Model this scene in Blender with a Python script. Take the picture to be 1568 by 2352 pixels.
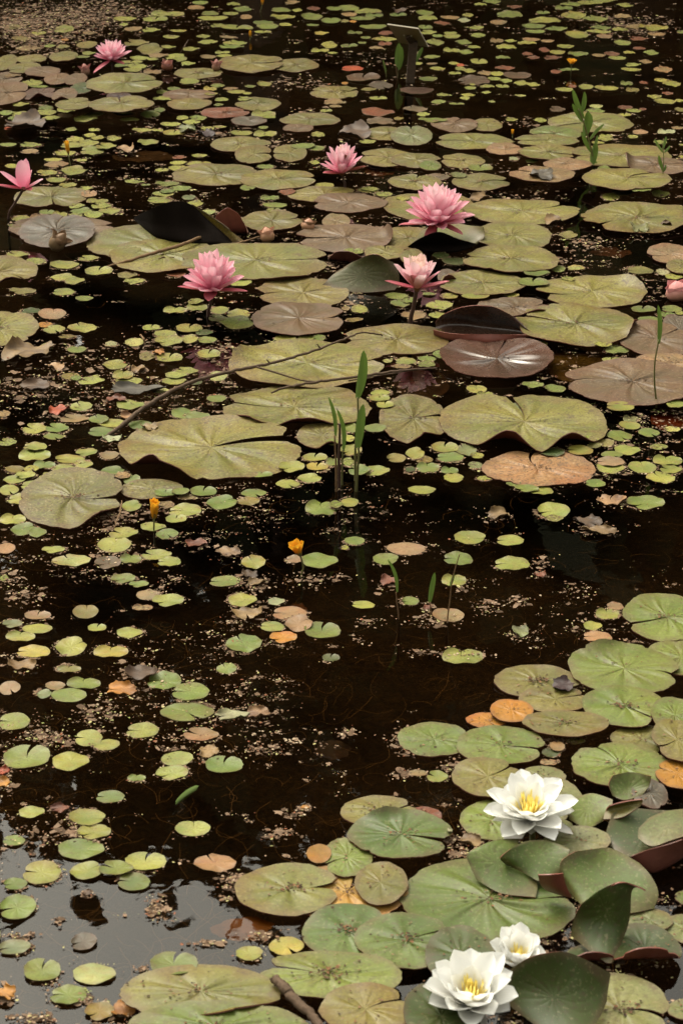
import bpy, math, random
import numpy as np
from mathutils import Vector, Matrix, Euler, noise as mnoise

for _o in list(bpy.data.objects): bpy.data.objects.remove(_o, do_unlink=True)
scene = bpy.context.scene
COL = scene.collection
R = math.radians

# ------------------------------------------------------------------ camera
CAM_H, PITCH, VFOV = 1.6, R(25.2), R(28.0)
cam_d = bpy.data.cameras.new('camera'); cam = bpy.data.objects.new('camera', cam_d); COL.objects.link(cam)
cam.location = (0, 0, CAM_H); cam.rotation_euler = (R(90) - PITCH, 0, 0)
cam_d.sensor_fit = 'VERTICAL'; cam_d.sensor_height = 36.0; cam_d.lens = 18.0 / math.tan(VFOV / 2)
cam_d.clip_start = 0.05; cam_d.clip_end = 2000
cam_d.dof.use_dof = True; cam_d.dof.focus_distance = 4.2; cam_d.dof.aperture_fstop = 16.0
scene.camera = cam

# ------------------------------------------------------------------ light: soft overcast daylight
SUN_EL, SUN_AZ = 54.0, -36.0        # azimuth measured from +Y (away from the camera), negative = left
world = bpy.data.worlds.new('World'); scene.world = world; world.use_nodes = True
wn = world.node_tree.nodes; wl = world.node_tree.links; wn.clear()
w_out = wn.new('ShaderNodeOutputWorld'); w_bg = wn.new('ShaderNodeBackground')
sky = wn.new('ShaderNodeTexSky'); sky.sky_type = 'NISHITA'; sky.sun_disc = False
sky.sun_elevation = R(SUN_EL); sky.sun_rotation = R(SUN_AZ)
sky.air_density = 1.0; sky.dust_density = 4.0; sky.ozone_density = 1.0
w_hsv = wn.new('ShaderNodeHueSaturation'); w_hsv.inputs['Saturation'].default_value = 0.16
w_tint = wn.new('ShaderNodeMix'); w_tint.data_type = 'RGBA'; w_tint.blend_type = 'MULTIPLY'
w_tint.inputs[0].default_value = 1.0; w_tint.inputs[7].default_value = (1.0, 0.955, 0.80, 1)
w_bg.inputs[1].default_value = 0.15
wl.new(sky.outputs[0], w_hsv.inputs['Color']); wl.new(w_hsv.outputs[0], w_tint.inputs[6])
wl.new(w_tint.outputs[2], w_bg.inputs[0]); wl.new(w_bg.outputs[0], w_out.inputs[0])

sun_d = bpy.data.lights.new('sun', 'SUN'); sun = bpy.data.objects.new('sun', sun_d); COL.objects.link(sun)
sun_d.energy = 0.5; sun_d.angle = R(24); sun_d.color = (1.0, 0.95, 0.84)
_sd = Vector((math.sin(R(SUN_AZ)) * math.cos(R(SUN_EL)), math.cos(R(SUN_AZ)) * math.cos(R(SUN_EL)), math.sin(R(SUN_EL))))
sun.rotation_euler = _sd.to_track_quat('Z', 'Y').to_euler(); sun.location = _sd * 30

scene.view_settings.view_transform = 'Standard'; scene.view_settings.look = 'None'
scene.view_settings.gamma = 1.0; scene.view_settings.use_curve_mapping = False
scene.view_settings.exposure = 1.9
scene.render.engine = 'CYCLES'
scene.cycles.use_denoising = True
scene.cycles.max_bounces = 5; scene.cycles.caustics_reflective = False; scene.cycles.caustics_refractive = False; scene.cycles.transparent_max_bounces = 12
scene.cycles.sample_clamp_indirect = 4.0

# ------------------------------------------------------------------ photograph geometry (1568 x 2352 picture units)
FPX = 1176.0 / math.tan(VFOV / 2)
_sp, _cp = math.sin(PITCH), math.cos(PITCH)
def ray(px, py):
    a = (px - 784.0) / FPX; b = (1176.0 - py) / FPX
    return Vector((a, b * _sp + _cp, b * _cp - _sp))
def ground(px, py, z=0.0):
    d = ray(px, py); t = (z - CAM_H) / d.z
    return Vector((d.x * t, d.y * t, z))
def at_depth(px, py, y):
    d = ray(px, py); t = y / d.y
    return Vector((d.x * t, y, CAM_H + d.z * t))
def unit_at(px, py):                       # metres for one picture unit across, on the water
    p = ground(px, py); return (p - Vector((0, 0, CAM_H))).length / FPX
def to_pic(v):
    y = v.y * _cp - (v.z - CAM_H) * _sp; u = v.y * _sp + (v.z - CAM_H) * _cp
    return (784 + FPX * v.x / y, 1176 - FPX * u / y)

# ------------------------------------------------------------------ small node helpers
def srgb(r, g, b):
    f = lambda c: (c / 12.92 if c <= 0.04045 else ((c + 0.055) / 1.055) ** 2.4)
    return (f(r / 255), f(g / 255), f(b / 255))
GAIN = 3.0                                   # how bright the daylight shows a flat surface
def alb(r, g, b):
    c = srgb(r, g, b); return tuple(min(0.8, v / GAIN) for v in c)

class NT:
    def __init__(self, name):
        self.m = bpy.data.materials.new(name); self.m.use_nodes = True
        self.t = self.m.node_tree; self.t.nodes.clear()
        self.out = self.t.nodes.new('ShaderNodeOutputMaterial')
    def n(self, kind, **kw):
        nd = self.t.nodes.new('ShaderNode' + kind)
        for k, v in kw.items(): setattr(nd, k, v)
        return nd
    def put(self, sock, v):
        if isinstance(v, bpy.types.NodeSocket): self.t.links.new(v, sock)
        elif v is not None:
            if isinstance(v, tuple) and len(v) == 3 and sock.type == 'RGBA': v = (*v, 1)
            sock.default_value = v
    def math(self, op, a, b=None, c=None, clamp=False):
        nd = self.n('Math', operation=op, use_clamp=clamp)
        self.put(nd.inputs[0], a)
        if b is not None: self.put(nd.inputs[1], b)
        if c is not None: self.put(nd.inputs[2], c)
        return nd.outputs[0]
    def mix(self, f, a, b, mode='MIX'):
        nd = self.n('Mix', data_type='RGBA', blend_type=mode, clamp_factor=True)
        self.put(nd.inputs[0], f); self.put(nd.inputs[6], a); self.put(nd.inputs[7], b)
        return nd.outputs[2]
    def noise(self, vec, scale, detail=3.0, rough=0.55, dist=0.0):
        nd = self.n('TexNoise'); self.put(nd.inputs['Vector'], vec)
        nd.inputs['Scale'].default_value = scale; nd.inputs['Detail'].default_value = detail
        nd.inputs['Roughness'].default_value = rough; nd.inputs['Distortion'].default_value = dist
        return nd.outputs['Fac']
    def ramp(self, v, lo, hi, a=0.0, b=1.0):
        nd = self.n('MapRange', clamp=True, interpolation_type='SMOOTHSTEP'); self.put(nd.inputs[0], v)
        for i, x in enumerate((lo, hi, a, b)): self.put(nd.inputs[i + 1], x)
        return nd.outputs[0]
    def vmath(self, op, a, b):
        nd = self.n('VectorMath', operation=op); self.put(nd.inputs[0], a); self.put(nd.inputs[1], b)
        return nd.outputs[0]
    def bump(self, h, strength, dist=0.01, normal=None):
        nd = self.n('Bump'); nd.inputs['Strength'].default_value = strength; nd.inputs['Distance'].default_value = dist
        self.put(nd.inputs['Height'], h)
        if normal is not None: self.put(nd.inputs['Normal'], normal)
        return nd.outputs[0]
    def pbr(self, col, rough=0.5, spec=0.5, normal=None, **kw):
        nd = self.n('BsdfPrincipled'); self.put(nd.inputs['Base Color'], col); self.put(nd.inputs['Roughness'], rough)
        self.put(nd.inputs['Specular IOR Level'], spec)
        if normal is not None: self.put(nd.inputs['Normal'], normal)
        for k, v in kw.items(): self.put(nd.inputs[k], v)
        return nd.outputs[0]
    def done(self, sh):
        self.t.links.new(sh, self.out.inputs[0]); return self.m
    def xyz(self):                           # object space shifted by a random amount for each object
        tc = self.n('TexCoord'); oi = self.n('ObjectInfo')
        s = self.math('MULTIPLY', oi.outputs['Random'], 57.0)
        cb = self.n('CombineXYZ'); self.put(cb.inputs[0], s); self.put(cb.inputs[1], s); self.put(cb.inputs[2], s)
        return self.vmath('ADD', tc.outputs['Object'], cb.outputs[0])
    def col_of(self, src):
        if src == 'object': return self.n('ObjectInfo').outputs['Color']
        a = self.n('Attribute', attribute_name='tone'); return a.outputs['Color']

def pad_material(name, src, k, veins, vein_str, rim=0.75, dirt=1.0, gloss=0.40, line_amt=0.2, spec=0.27):
    """leaf upper side; k scales the pattern (patterns per unit of object space)"""
    T = NT(name); C = T.col_of(src); P = T.xyz()
    uv = T.n('UVMap', uv_map='polar'); sp = T.n('SeparateXYZ'); T.put(sp.inputs[0], uv.outputs[0]); u, v = sp.outputs[0], sp.outputs[1]
    n1 = T.noise(P, 8 * k, 2); n2 = T.noise(P, 30 * k, 3, 0.65); n3 = T.noise(P, 210 * k, 2, 0.6); n4 = T.noise(P, 70 * k, 3, 0.75, 0.6)
    c = T.mix(T.ramp(n1, 0.32, 0.68), T.mix(1.0, C, (0.74, 0.80, 0.74), 'MULTIPLY'), T.mix(1.0, C, (1.20, 1.12, 1.08), 'MULTIPLY'))
    c = T.mix(T.math('MULTIPLY', T.ramp(n2, 0.46, 0.70), 0.55), c, T.mix(1.0, C, (0.98, 0.70, 0.66), 'MULTIPLY'))
    # veins: soft pleats from the middle outwards, only here and there distinct
    wv = T.math('ADD', u, T.math('MULTIPLY', T.math('SUBTRACT', n2, 0.5), 0.06))
    sv = T.math('ABSOLUTE', T.math('SINE', T.math('MULTIPLY', wv, math.pi * veins)))
    show = T.math('MULTIPLY', T.ramp(n1, 0.40, 0.62), T.ramp(v, 0.30, 1.0, 1.0, 0.12))
    line = T.math('MULTIPLY', T.ramp(sv, 0.0, 0.9, 1.0, 0.0), show)
    c = T.mix(T.math('MULTIPLY', line, line_amt), c, T.mix(1.0, C, (1.45, 1.40, 1.45), 'MULTIPLY'))
    mid = T.math('MULTIPLY', T.ramp(T.math('ABSOLUTE', T.math('SUBTRACT', u, 0.5)), 0.0, 0.03, 1.0, 0.0), T.ramp(v, 0.1, 0.9, 1.0, 0.2))
    c = T.mix(T.math('MULTIPLY', mid, 0.32), c, T.mix(1.0, C, (1.5, 1.45, 1.5), 'MULTIPLY'))
    # brown rim, eaten unevenly
    rf = T.math('MULTIPLY', T.ramp(T.math('ADD', v, T.math('MULTIPLY', T.math('SUBTRACT', n2, 0.5), 0.55)), 0.74, 1.06), rim)
    c = T.mix(rf, c, T.mix(0.62, C, (0.085, 0.040, 0.026)))
    # browned patches eating in from the rim
    n5 = T.noise(P, 4.5 * k, 3, 0.6, 0.4)
    rot = T.math('MULTIPLY', T.ramp(n5, 0.52, 0.66), T.ramp(v, 0.35, 0.95))
    c = T.mix(T.math('MULTIPLY', rot, 0.7), c, T.mix(1.0, C, (0.95, 0.62, 0.52), 'MULTIPLY'))
    # specks of dirt and pale crumbs
    c = T.mix(T.math('MULTIPLY', T.ramp(n3, 0.545, 0.61), 0.66 * dirt), c, (0.045, 0.026, 0.015))
    c = T.mix(T.math('MULTIPLY', T.ramp(n4, 0.58, 0.64), 0.75 * dirt), c, (0.055, 0.032, 0.018))
    c = T.mix(T.math('MULTIPLY', T.ramp(n3, 0.40, 0.33), 0.30 * dirt), c, (0.34, 0.27, 0.17))
    ro = T.math('ADD', gloss, T.math('MULTIPLY', n2, 0.22))
    h = T.math('ADD', T.math('MULTIPLY', T.math('MULTIPLY', sv, show), 1.2), T.math('MULTIPLY', n2, 0.7))
    return T.done(T.pbr(c, ro, spec, T.bump(h, vein_str, 0.004)))

def simple_leaf(name, src, k, rough=0.6):
    T = NT(name); C = T.col_of(src); P = T.xyz()
    n1 = T.noise(P, 30 * k, 4, 0.65); n2 = T.noise(P, 120 * k, 3, 0.6)
    c = T.mix(T.ramp(n1, 0.3, 0.7), T.mix(1.0, C, (0.5, 0.42, 0.4), 'MULTIPLY'), T.mix(1.0, C, (1.3, 1.25, 1.2), 'MULTIPLY'))
    c = T.mix(T.math('MULTIPLY', T.ramp(n2, 0.6, 0.7), 0.6), c, (0.05, 0.025, 0.015))
    return T.done(T.pbr(c, rough, 0.35, T.bump(n1, 0.5, 0.004)))

def plain(name, col, rough=0.6, spec=0.3, k=1.0, var=0.35, bump=0.3):
    T = NT(name); P = T.xyz(); n1 = T.noise(P, 60 * k, 4, 0.65)
    c = T.mix(n1, tuple(x * (1 - var) for x in col), tuple(min(1, x * (1 + var)) for x in col))
    return T.done(T.pbr(c, rough, spec, T.bump(n1, bump, 0.003)))

def petal_material(name, base, tip, outer=None, trans=0.3):
    """v runs from the foot of the petal to its tip"""
    T = NT(name); P = T.xyz()
    uv = T.n('UVMap', uv_map='polar'); sp = T.n('SeparateXYZ'); T.put(sp.inputs[0], uv.outputs[0]); u, v = sp.outputs[0], sp.outputs[1]
    n = T.noise(P, 160, 3, 0.6)
    f = T.ramp(T.math('ADD', v, T.math('MULTIPLY', T.math('SUBTRACT', n, 0.5), 0.25)), 0.05, 0.9)
    c = T.mix(f, base, tip)
    st = T.math('ABSOLUTE', T.math('SINE', T.math('MULTIPLY', u, 38.0)))
    c = T.mix(T.math('MULTIPLY', T.ramp(st, 0.0, 0.35, 1.0, 0.0), 0.18), c, T.mix(1.0, c, (0.86, 0.72, 0.76), 'MULTIPLY'))
    c = T.mix(T.math('MULTIPLY', T.ramp(T.noise(P, 420, 2), 0.72, 0.78), 0.4), c, (0.25, 0.10, 0.08))
    a = T.pbr(c, 0.5, 0.25, T.bump(T.math('ADD', st, n), 0.12, 0.001))
    tr = T.n('BsdfTranslucent'); T.put(tr.inputs[0], c)
    mx = T.n('MixShader'); mx.inputs[0].default_value = trans
    T.t.links.new(a, mx.inputs[1]); T.t.links.new(tr.outputs[0], mx.inputs[2])
    return T.done(mx.outputs[0])

M = {}
M['pad'] = pad_material('lily_pad_top', 'object', 1.0, 20, 0.20)
M['pad_smooth'] = pad_material('lily_pad_top_waxy', 'object', 1.0, 14, 0.10, rim=0.7, dirt=0.5, gloss=0.36, line_amt=0.10, spec=0.28)
M['pad_gloss'] = pad_material('lily_pad_top_wet', 'object', 1.0, 12, 0.12, rim=0.6, dirt=0.4, gloss=0.16, line_amt=0.10, spec=0.7)
M['pad_near'] = pad_material('lily_pad_top_clean', 'object', 1.0, 16, 0.16, rim=0.7, dirt=0.5, gloss=0.38, spec=0.28)
M['pad_rot'] = pad_material('rotting_pad_top', 'object', 1.0, 10, 0.2, rim=0.9, dirt=0.22, gloss=0.4, line_amt=0.1, spec=0.25)
M['small'] = pad_material('small_pad_top', 'object', 0.05, 9, 0.10, rim=0.5, dirt=0.35, gloss=0.38, spec=0.26)
M['small_dirty'] = pad_material('small_pad_top_speckled', 'object', 0.05, 9, 0.10, rim=0.6, dirt=1.05, gloss=0.42, spec=0.2)
M['small_many'] = pad_material('small_pad_top_many', 'attr', 1.0, 9, 0.10, rim=0.5, dirt=1.2, gloss=0.5, spec=0.16)
M['under'] = plain('pad_underside', (0.085, 0.026, 0.017), 0.5, 0.3)
M['under_shaded'] = plain('pad_underside_shaded', (0.006, 0.004, 0.003), 0.9, 0.05)  # shade put into the colour: near-black for upturned undersides facing the viewer
M['under_red'] = plain('pad_underside_red', (0.15, 0.045, 0.030), 0.45, 0.4)
M['under_green'] = plain('small_pad_underside', (0.09, 0.075, 0.03), 0.5, 0.3)
M['dead'] = simple_leaf('dead_leaf', 'object', 1.0)
M['twig'] = plain('twig_bark', (0.075, 0.048, 0.030), 0.8, 0.2, 3.0, 0.6, 0.8)
M['stalk'] = plain('dry_stalk', (0.13, 0.075, 0.036), 0.7, 0.2, 2.0, 0.5)
M['stem_dark'] = plain('flower_stem', (0.045, 0.022, 0.015), 0.5, 0.3)
M['stem_green'] = plain('green_stem', (0.10, 0.095, 0.03), 0.5, 0.3)
M['blade'] = petal_material('green_blade', (0.10, 0.165, 0.030), (0.10, 0.165, 0.030), trans=0.45)
M['blade_pale'] = petal_material('pale_blade', (0.14, 0.21, 0.05), (0.14, 0.21, 0.05), trans=0.45)
M['pink'] = petal_material('pink_petal', (0.70, 0.20, 0.31), (0.84, 0.45, 0.54))
M['pink_in'] = petal_material('inner_pink_petal', (0.76, 0.27, 0.37), (0.86, 0.54, 0.61))
M['pink_pale'] = petal_material('pale_pink_petal', (0.80, 0.38, 0.44), (0.87, 0.63, 0.66))
M['cream_pink'] = petal_material('cream_pink_petal', (0.76, 0.44, 0.38), (0.82, 0.62, 0.54))
M['sepal_pink'] = petal_material('pink_sepal', (0.42, 0.075, 0.11), (0.52, 0.16, 0.19), trans=0.15)
M['sepal_brown'] = petal_material('brown_sepal', (0.13, 0.055, 0.025), (0.20, 0.06, 0.04), trans=0.1)
M['white'] = petal_material('white_petal', (0.80, 0.79, 0.73), (0.84, 0.84, 0.82))
M['white_sepal'] = petal_material('white_sepal', (0.66, 0.63, 0.58), (0.74, 0.72, 0.69))
M['stamen'] = petal_material('stamen_yellow', (0.84, 0.60, 0.06), (0.88, 0.76, 0.26), trans=0.2)
M['yellow'] = petal_material('yellow_petal', (0.62, 0.26, 0.012), (0.80, 0.42, 0.03))
M['pod'] = petal_material('pod', (0.30, 0.17, 0.08), (0.42, 0.22, 0.15), trans=.1)
M['under_olive'] = plain('pad_underside_olive', (0.060, 0.040, 0.018), 0.55, 0.25)
M['sign'] = plain('sign_plate', (0.26, 0.205, 0.115), 0.5, 0.4, 1.0, 0.15)
M['sign_edge'] = plain('sign_edge', (0.55, 0.48, 0.36), 0.5, 0.4, 1.0, 0.1)
M['post'] = plain('sign_post_wood', (0.055, 0.036, 0.022), 0.8, 0.2, 2.0, 0.5)

# ------------------------------------------------------------------ objects
def mesh_obj(name, V, F, mats, parent=None, mat_ids=None, uv=None, smooth=True, loc=None):
    me = bpy.data.meshes.new(name)
    me.from_pydata([tuple(map(float, v)) for v in V], [], F)
    for m in mats: me.materials.append(m)
    if mat_ids is not None: me.polygons.foreach_set('material_index', np.asarray(mat_ids, dtype=np.int32))
    if smooth: me.polygons.foreach_set('use_smooth', np.ones(len(F), dtype=bool))
    if uv is not None:
        ul = me.uv_layers.new(name='polar'); ul.data.foreach_set('uv', np.asarray(uv, dtype=np.float32).ravel())
    me.update()
    o = bpy.data.objects.new(name, me); COL.objects.link(o)
    if parent is not None: o.parent = parent
    if loc is not None: o.location = loc
    return o
def empty(name, loc):
    o = bpy.data.objects.new(name, None); COL.objects.link(o); o.location = loc; o.empty_display_size = 0.02; return o
def tag(o, label=None, cat=None, group=None, kind=None):
    if label: o['label'] = label
    if cat: o['category'] = cat
    if group: o['group'] = group
    if kind: o['kind'] = kind
    return o

def tube(name, pts, rads, mat, parent=None, seg=8, loc=None, lump=0.0, seed=0):
    """tapered tube through 3D points, in the space of loc"""
    off = Vector(loc) if loc is not None else Vector((0, 0, 0))
    pts = [Vector(p) - off for p in pts]; rnd = random.Random(seed)
    V, F = [], []
    up = Vector((0.3, 0.2, 1)).normalized()
    for i, p in enumerate(pts):
        t = (pts[min(i + 1, len(pts) - 1)] - pts[max(i - 1, 0)]).normalized()
        a = t.cross(up)
        if a.length < 1e-4: a = t.cross(Vector((1, 0, 0)))
        a.normalize(); b = t.cross(a)
        for k in range(seg):
            an = 2 * math.pi * k / seg; r = rads[i] * (1 + lump * rnd.uniform(-1, 1))
            V.append(p + a * (math.cos(an) * r) + b * (math.sin(an) * r))
    for i in range(len(pts) - 1):
        for k in range(seg):
            k2 = (k + 1) % seg
            F.append((i * seg + k, i * seg + k2, (i + 1) * seg + k2, (i + 1) * seg + k))
    F.append(tuple(range(seg))[::-1]); F.append(tuple((len(pts) - 1) * seg + k for k in range(seg)))
    return mesh_obj(name, V, F, [mat], parent, loc=loc)
def smooth_path(pts, n=6):
    """Catmull-Rom through points"""
    pts = [Vector(p) for p in pts]; out = []
    for i in range(len(pts) - 1):
        p0, p1, p2, p3 = pts[max(i - 1, 0)], pts[i], pts[i + 1], pts[min(i + 2, len(pts) - 1)]
        for k in range(n):
            t = k / n
            out.append(0.5 * ((2 * p1) + (p2 - p0) * t + (2 * p0 - 5 * p1 + 4 * p2 - p3) * t * t + (3 * p1 - p0 - 3 * p2 + p3) * t ** 3))
    out.append(pts[-1]); return out

# ------------------------------------------------------------------ the setting: ground, water, wood on the far bank
POND_FAR = 11.5
def terrain(x, y):
    e = y - POND_FAR - 0.5 * math.sin(x * 0.35 + 0.7) - 0.2 * math.sin(x * 1.3)
    n = 0.7 - y - 0.12 * math.sin(x * 1.7)
    s = abs(x) - 26
    d = max(e, n, s)
    h = -0.16 + 0.02 * mnoise.noise(Vector((x * 1.3, y * 1.3, 0)))
    if d > -0.6:
        t = min(1.0, (d + 0.6) / 1.1); t = t * t * (3 - 2 * t); h = h * (1 - t) + t * (0.2 + 0.07 * max(0, min(d, 20)) + 0.08 * mnoise.noise(Vector((x * .6, y * .6, 3))))
    return h
def grid_mesh(name, xs, ys, zf, mat):
    V = [(x, y, zf(x, y)) for y in ys for x in xs]; nx = len(xs)
    F = [(j * nx + i, j * nx + i + 1, (j + 1) * nx + i + 1, (j + 1) * nx + i) for j in range(len(ys) - 1) for i in range(nx - 1)]
    return mesh_obj(name, V, F, [mat])
_xs = [-900, -300, -120, -60, -40] + [x * 0.5 for x in range(-60, -8)] + [x * 0.25 for x in range(-16, 17)] + [x * 0.5 for x in range(9, 61)] + [40, 60, 120, 300, 900]
_ys = [-600, -200, -80, -40, -20, -10, -5, -3, -2, -1] + [x * 0.25 for x in range(-2, 60)] + [15 + x * 0.8 for x in range(0, 16)] + [32, 45, 80, 150, 400, 1200]
T = NT('pond_bed_and_bank'); tc = T.n('TexCoord').outputs['Object']
na = T.noise(tc, 3.0, 5, 0.65); nb_ = T.noise(tc, 38, 5, 0.75, 1.6)
# hair-thin algae threads lying over the mud
vw = T.n('TexWave', wave_type='BANDS'); T.put(vw.inputs['Vector'], tc); vw.inputs['Scale'].default_value = 22; vw.inputs['Distortion'].default_value = 26; vw.inputs['Detail'].default_value = 3; vw.inputs['Detail Scale'].default_value = 1.6
vw2 = T.n('TexWave', wave_type='BANDS', bands_direction='Y'); T.put(vw2.inputs['Vector'], tc); vw2.inputs['Scale'].default_value = 17; vw2.inputs['Distortion'].default_value = 32; vw2.inputs['Detail'].default_value = 3; vw2.inputs['Detail Scale'].default_value = 2.1
th = T.math('MAXIMUM', T.ramp(vw.outputs['Fac'], 0.985, 1.0), T.ramp(vw2.outputs['Fac'], 0.988, 1.0))
th = T.math('MULTIPLY', th, T.ramp(na, 0.40, 0.62))
mud = T.mix(T.ramp(nb_, 0.3, 0.75), (0.006, 0.004, 0.0025), (0.034, 0.023, 0.014))
mud = T.mix(T.math('MULTIPLY', th, 0.55), mud, (0.17, 0.115, 0.055))
sz = T.n('SeparateXYZ'); T.put(sz.inputs[0], tc)
grass_c = T.mix(T.ramp(nb_, 0.3, 0.7), (0.02, 0.03, 0.01), (0.06, 0.07, 0.02))
gc = T.mix(T.ramp(sz.outputs[2], 0.0, 0.12), mud, grass_c)
M['ground'] = T.done(T.pbr(gc, 0.9, 0.2, T.bump(nb_, 0.6, 0.02)))
tag(grid_mesh('ground', _xs, _ys, terrain, M['ground']), kind='structure')

T = NT('pond_water'); tc = T.n('TexCoord').outputs['Object']
w1 = T.noise(tc, 7.0, 2, 0.5, 0.4); w2 = T.noise(tc, 28.0, 2, 0.5, 0.3)
wb = T.bump(T.math('ADD', w1, T.math('MULTIPLY', w2, 0.18)), 0.05, 0.010)
fr = T.n('Fresnel'); fr.inputs[0].default_value = 1.33; T.put(fr.inputs[1], wb)
gl = T.n('BsdfGlossy'); gl.inputs['Roughness'].default_value = 0.015; T.put(gl.inputs['Normal'], wb); gl.inputs['Color'].default_value = (1, 1, 1, 1)
tr = T.n('BsdfTransparent'); tr.inputs[0].default_value = (0.44, 0.34, 0.22, 1)
mx = T.n('MixShader'); T.put(mx.inputs[0], fr.outputs[0]); T.t.links.new(tr.outputs[0], mx.inputs[1]); T.t.links.new(gl.outputs[0], mx.inputs[2])
M['water'] = T.done(mx.outputs[0])
tag(mesh_obj('water', [(-27, -1, 0), (27, -1, 0), (27, 13, 0), (-27, 13, 0)], [(0, 1, 2, 3)], [M['water']], smooth=False), kind='structure')

def build_woodland():
    rnd = random.Random(5); V, F, ids = [], [], []
    def trunk(x, y, h, r):
        b = len(V); lean = rnd.uniform(-.6, .6), rnd.uniform(-.3, .3); z0 = terrain(x, y) - .1; n = 7
        for i in range(n):
            t = i / (n - 1); rr = r * (1.25 - t if i else 1.6)
            for k in range(8):
                a = k * math.pi / 4; V.append((x + lean[0] * t * t + rr * math.cos(a), y + lean[1] * t * t + rr * math.sin(a), z0 + h * t))
        for i in range(n - 1):
            for k in range(8):
                k2 = (k + 1) % 8; F.append((b + i * 8 + k, b + i * 8 + k2, b + (i + 1) * 8 + k2, b + (i + 1) * 8 + k)); ids.append(0)
    def leaf(c, s):
        a = Vector((rnd.gauss(0, 1), rnd.gauss(0, 1), rnd.gauss(0, 1))).normalized(); u = a.orthogonal().normalized(); w = a.cross(u); b = len(V)
        for (p, q) in ((-1, -.1), (-.1, -.62), (1, .05), (.1, .6)): V.append(c + u * (p * s) + w * (q * s))
        F.append((b, b + 1, b + 2, b + 3)); ids.append(1)
    for i in range(76):
        x = -29 + (i * 1.5 if i < 40 else (i - 40) * 1.65) + rnd.uniform(-.5, .5); y = rnd.uniform(19, 21) if i >= 40 else rnd.uniform(13.6, 15.0) if i % 2 else rnd.uniform(15.8, 18.0)
        h = rnd.uniform(8.2, 9.6) if y < 15.4 else rnd.uniform(10.4, 12.2)
        trunk(x, y, h * .9, rnd.uniform(.09, .2))
        for c in range(22):
            t = (c + rnd.random()) / 22; cz = 0.5 + t * (h - 1.2); w = 1.7 * math.sin(math.pi * min(.97, .3 + .62 * t)) + .3
            cc = Vector((x + rnd.uniform(-1, 1) * w, y + rnd.uniform(-.5, 1) * w, cz)); cr = rnd.uniform(.8, 1.3)
            for _ in range(46):
                d = Vector((rnd.gauss(0, 1), rnd.gauss(0, 1), rnd.gauss(0, .75))).normalized() * cr * rnd.random() ** .4
                leaf(cc + d, rnd.uniform(.22, .42))
    for i in range(60):                                           # undergrowth at the water's edge
        x = rnd.uniform(-24, 24); y = rnd.uniform(12.8, 14.5); cr = rnd.uniform(.4, .9)
        for _ in range(70):
            d = Vector((rnd.gauss(0, 1), rnd.gauss(0, 1), abs(rnd.gauss(0, 1)))).normalized() * cr * rnd.random() ** .4
            leaf(Vector((x, y, terrain(x, y) + .05)) + d, rnd.uniform(.07, .15))
    bark = plain('bark', (0.075, 0.055, 0.040), 0.9, 0.1, .2, .5); fol = plain('foliage', (0.040, 0.045, 0.016), 0.7, 0.2, .05, .5)
    o = mesh_obj('woodland', V, F, [bark, fol], mat_ids=ids, smooth=False)
    tag(o, 'dense dark trees on the far bank, seen mirrored in the water', 'woodland', kind='stuff')
    for lab, rz, loc in (('unseen trees behind the viewer, added to darken surfaces facing the camera', math.pi, (0, 1.5, 0)), ('unseen trees added on the left to keep the light overhead', math.pi / 2, (-9, 4, 0)), ('unseen trees added on the right to keep the light overhead', -math.pi / 2, (9, 4, 0))):
        c = o.copy(); COL.objects.link(c); c.rotation_euler.z = rz; c.location = loc; c['label'] = lab  # unseen copies of the wood, added to block low light around the pond
build_woodland()

# ------------------------------------------------------------------ floating leaves
TONE = dict(k=(146,138,66), K=(155,151,70), g=(136,153,64), G=(112,134,58), y=(174,177,78), l=(192,194,112), t=(172,142,92), T=(188,150,106),
            p=(136,110,78), P=(112,82,68), q=(106,98,82), o=(216,150,52), O=(200,88,38), r=(142,78,42), m=(66,36,36), d=(82,102,42), e=(144,150,92),
            w=(196,198,146), b=(106,78,48), c=(204,152,96), a=(206,186,80), u=(150,130,46), s=(90,100,40), h=(104,108,66), f=(222,172,82))
WORD = dict(k='olive', K='olive', g='green', G='green', y='yellow-green', l='pale lime', t='tan', T='pinkish tan', p='bronze', P='purple', q='grey-purple',
            o='orange', O='red-orange', r='red-brown', m='maroon', d='dark green', e='grey-green', w='whitish green', b='brown', c='orange-pink', a='yellow', u='ochre', s='murky green', h='dull teal', f='yellow-orange')
OFF = dict(Z=(0, 0, 1.0), A=(0, 0, .5), B=(784, 0, .5), C=(0, 376.3, .5), D=(784, 376.3, .5), E=(0, 752.6, .5), F=(784, 752.6, .5), G=(0, 1160.3, .5),
           H=(784, 1160.3, .5), I=(0, 1536.6, .5), J=(784, 1536.6, .5), K=(0, 1913.0, .5), L=(784, 1913.0, .5))
def tone_of(c, rnd, amt=0.10):
    b = alb(*TONE[c]); f = 1 + rnd.uniform(-amt, amt); h = rnd.uniform(-amt, amt) * .6
    return (b[0] * f * (1 + h), b[1] * f, b[2] * f * (1 - h), 1.0)

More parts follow.
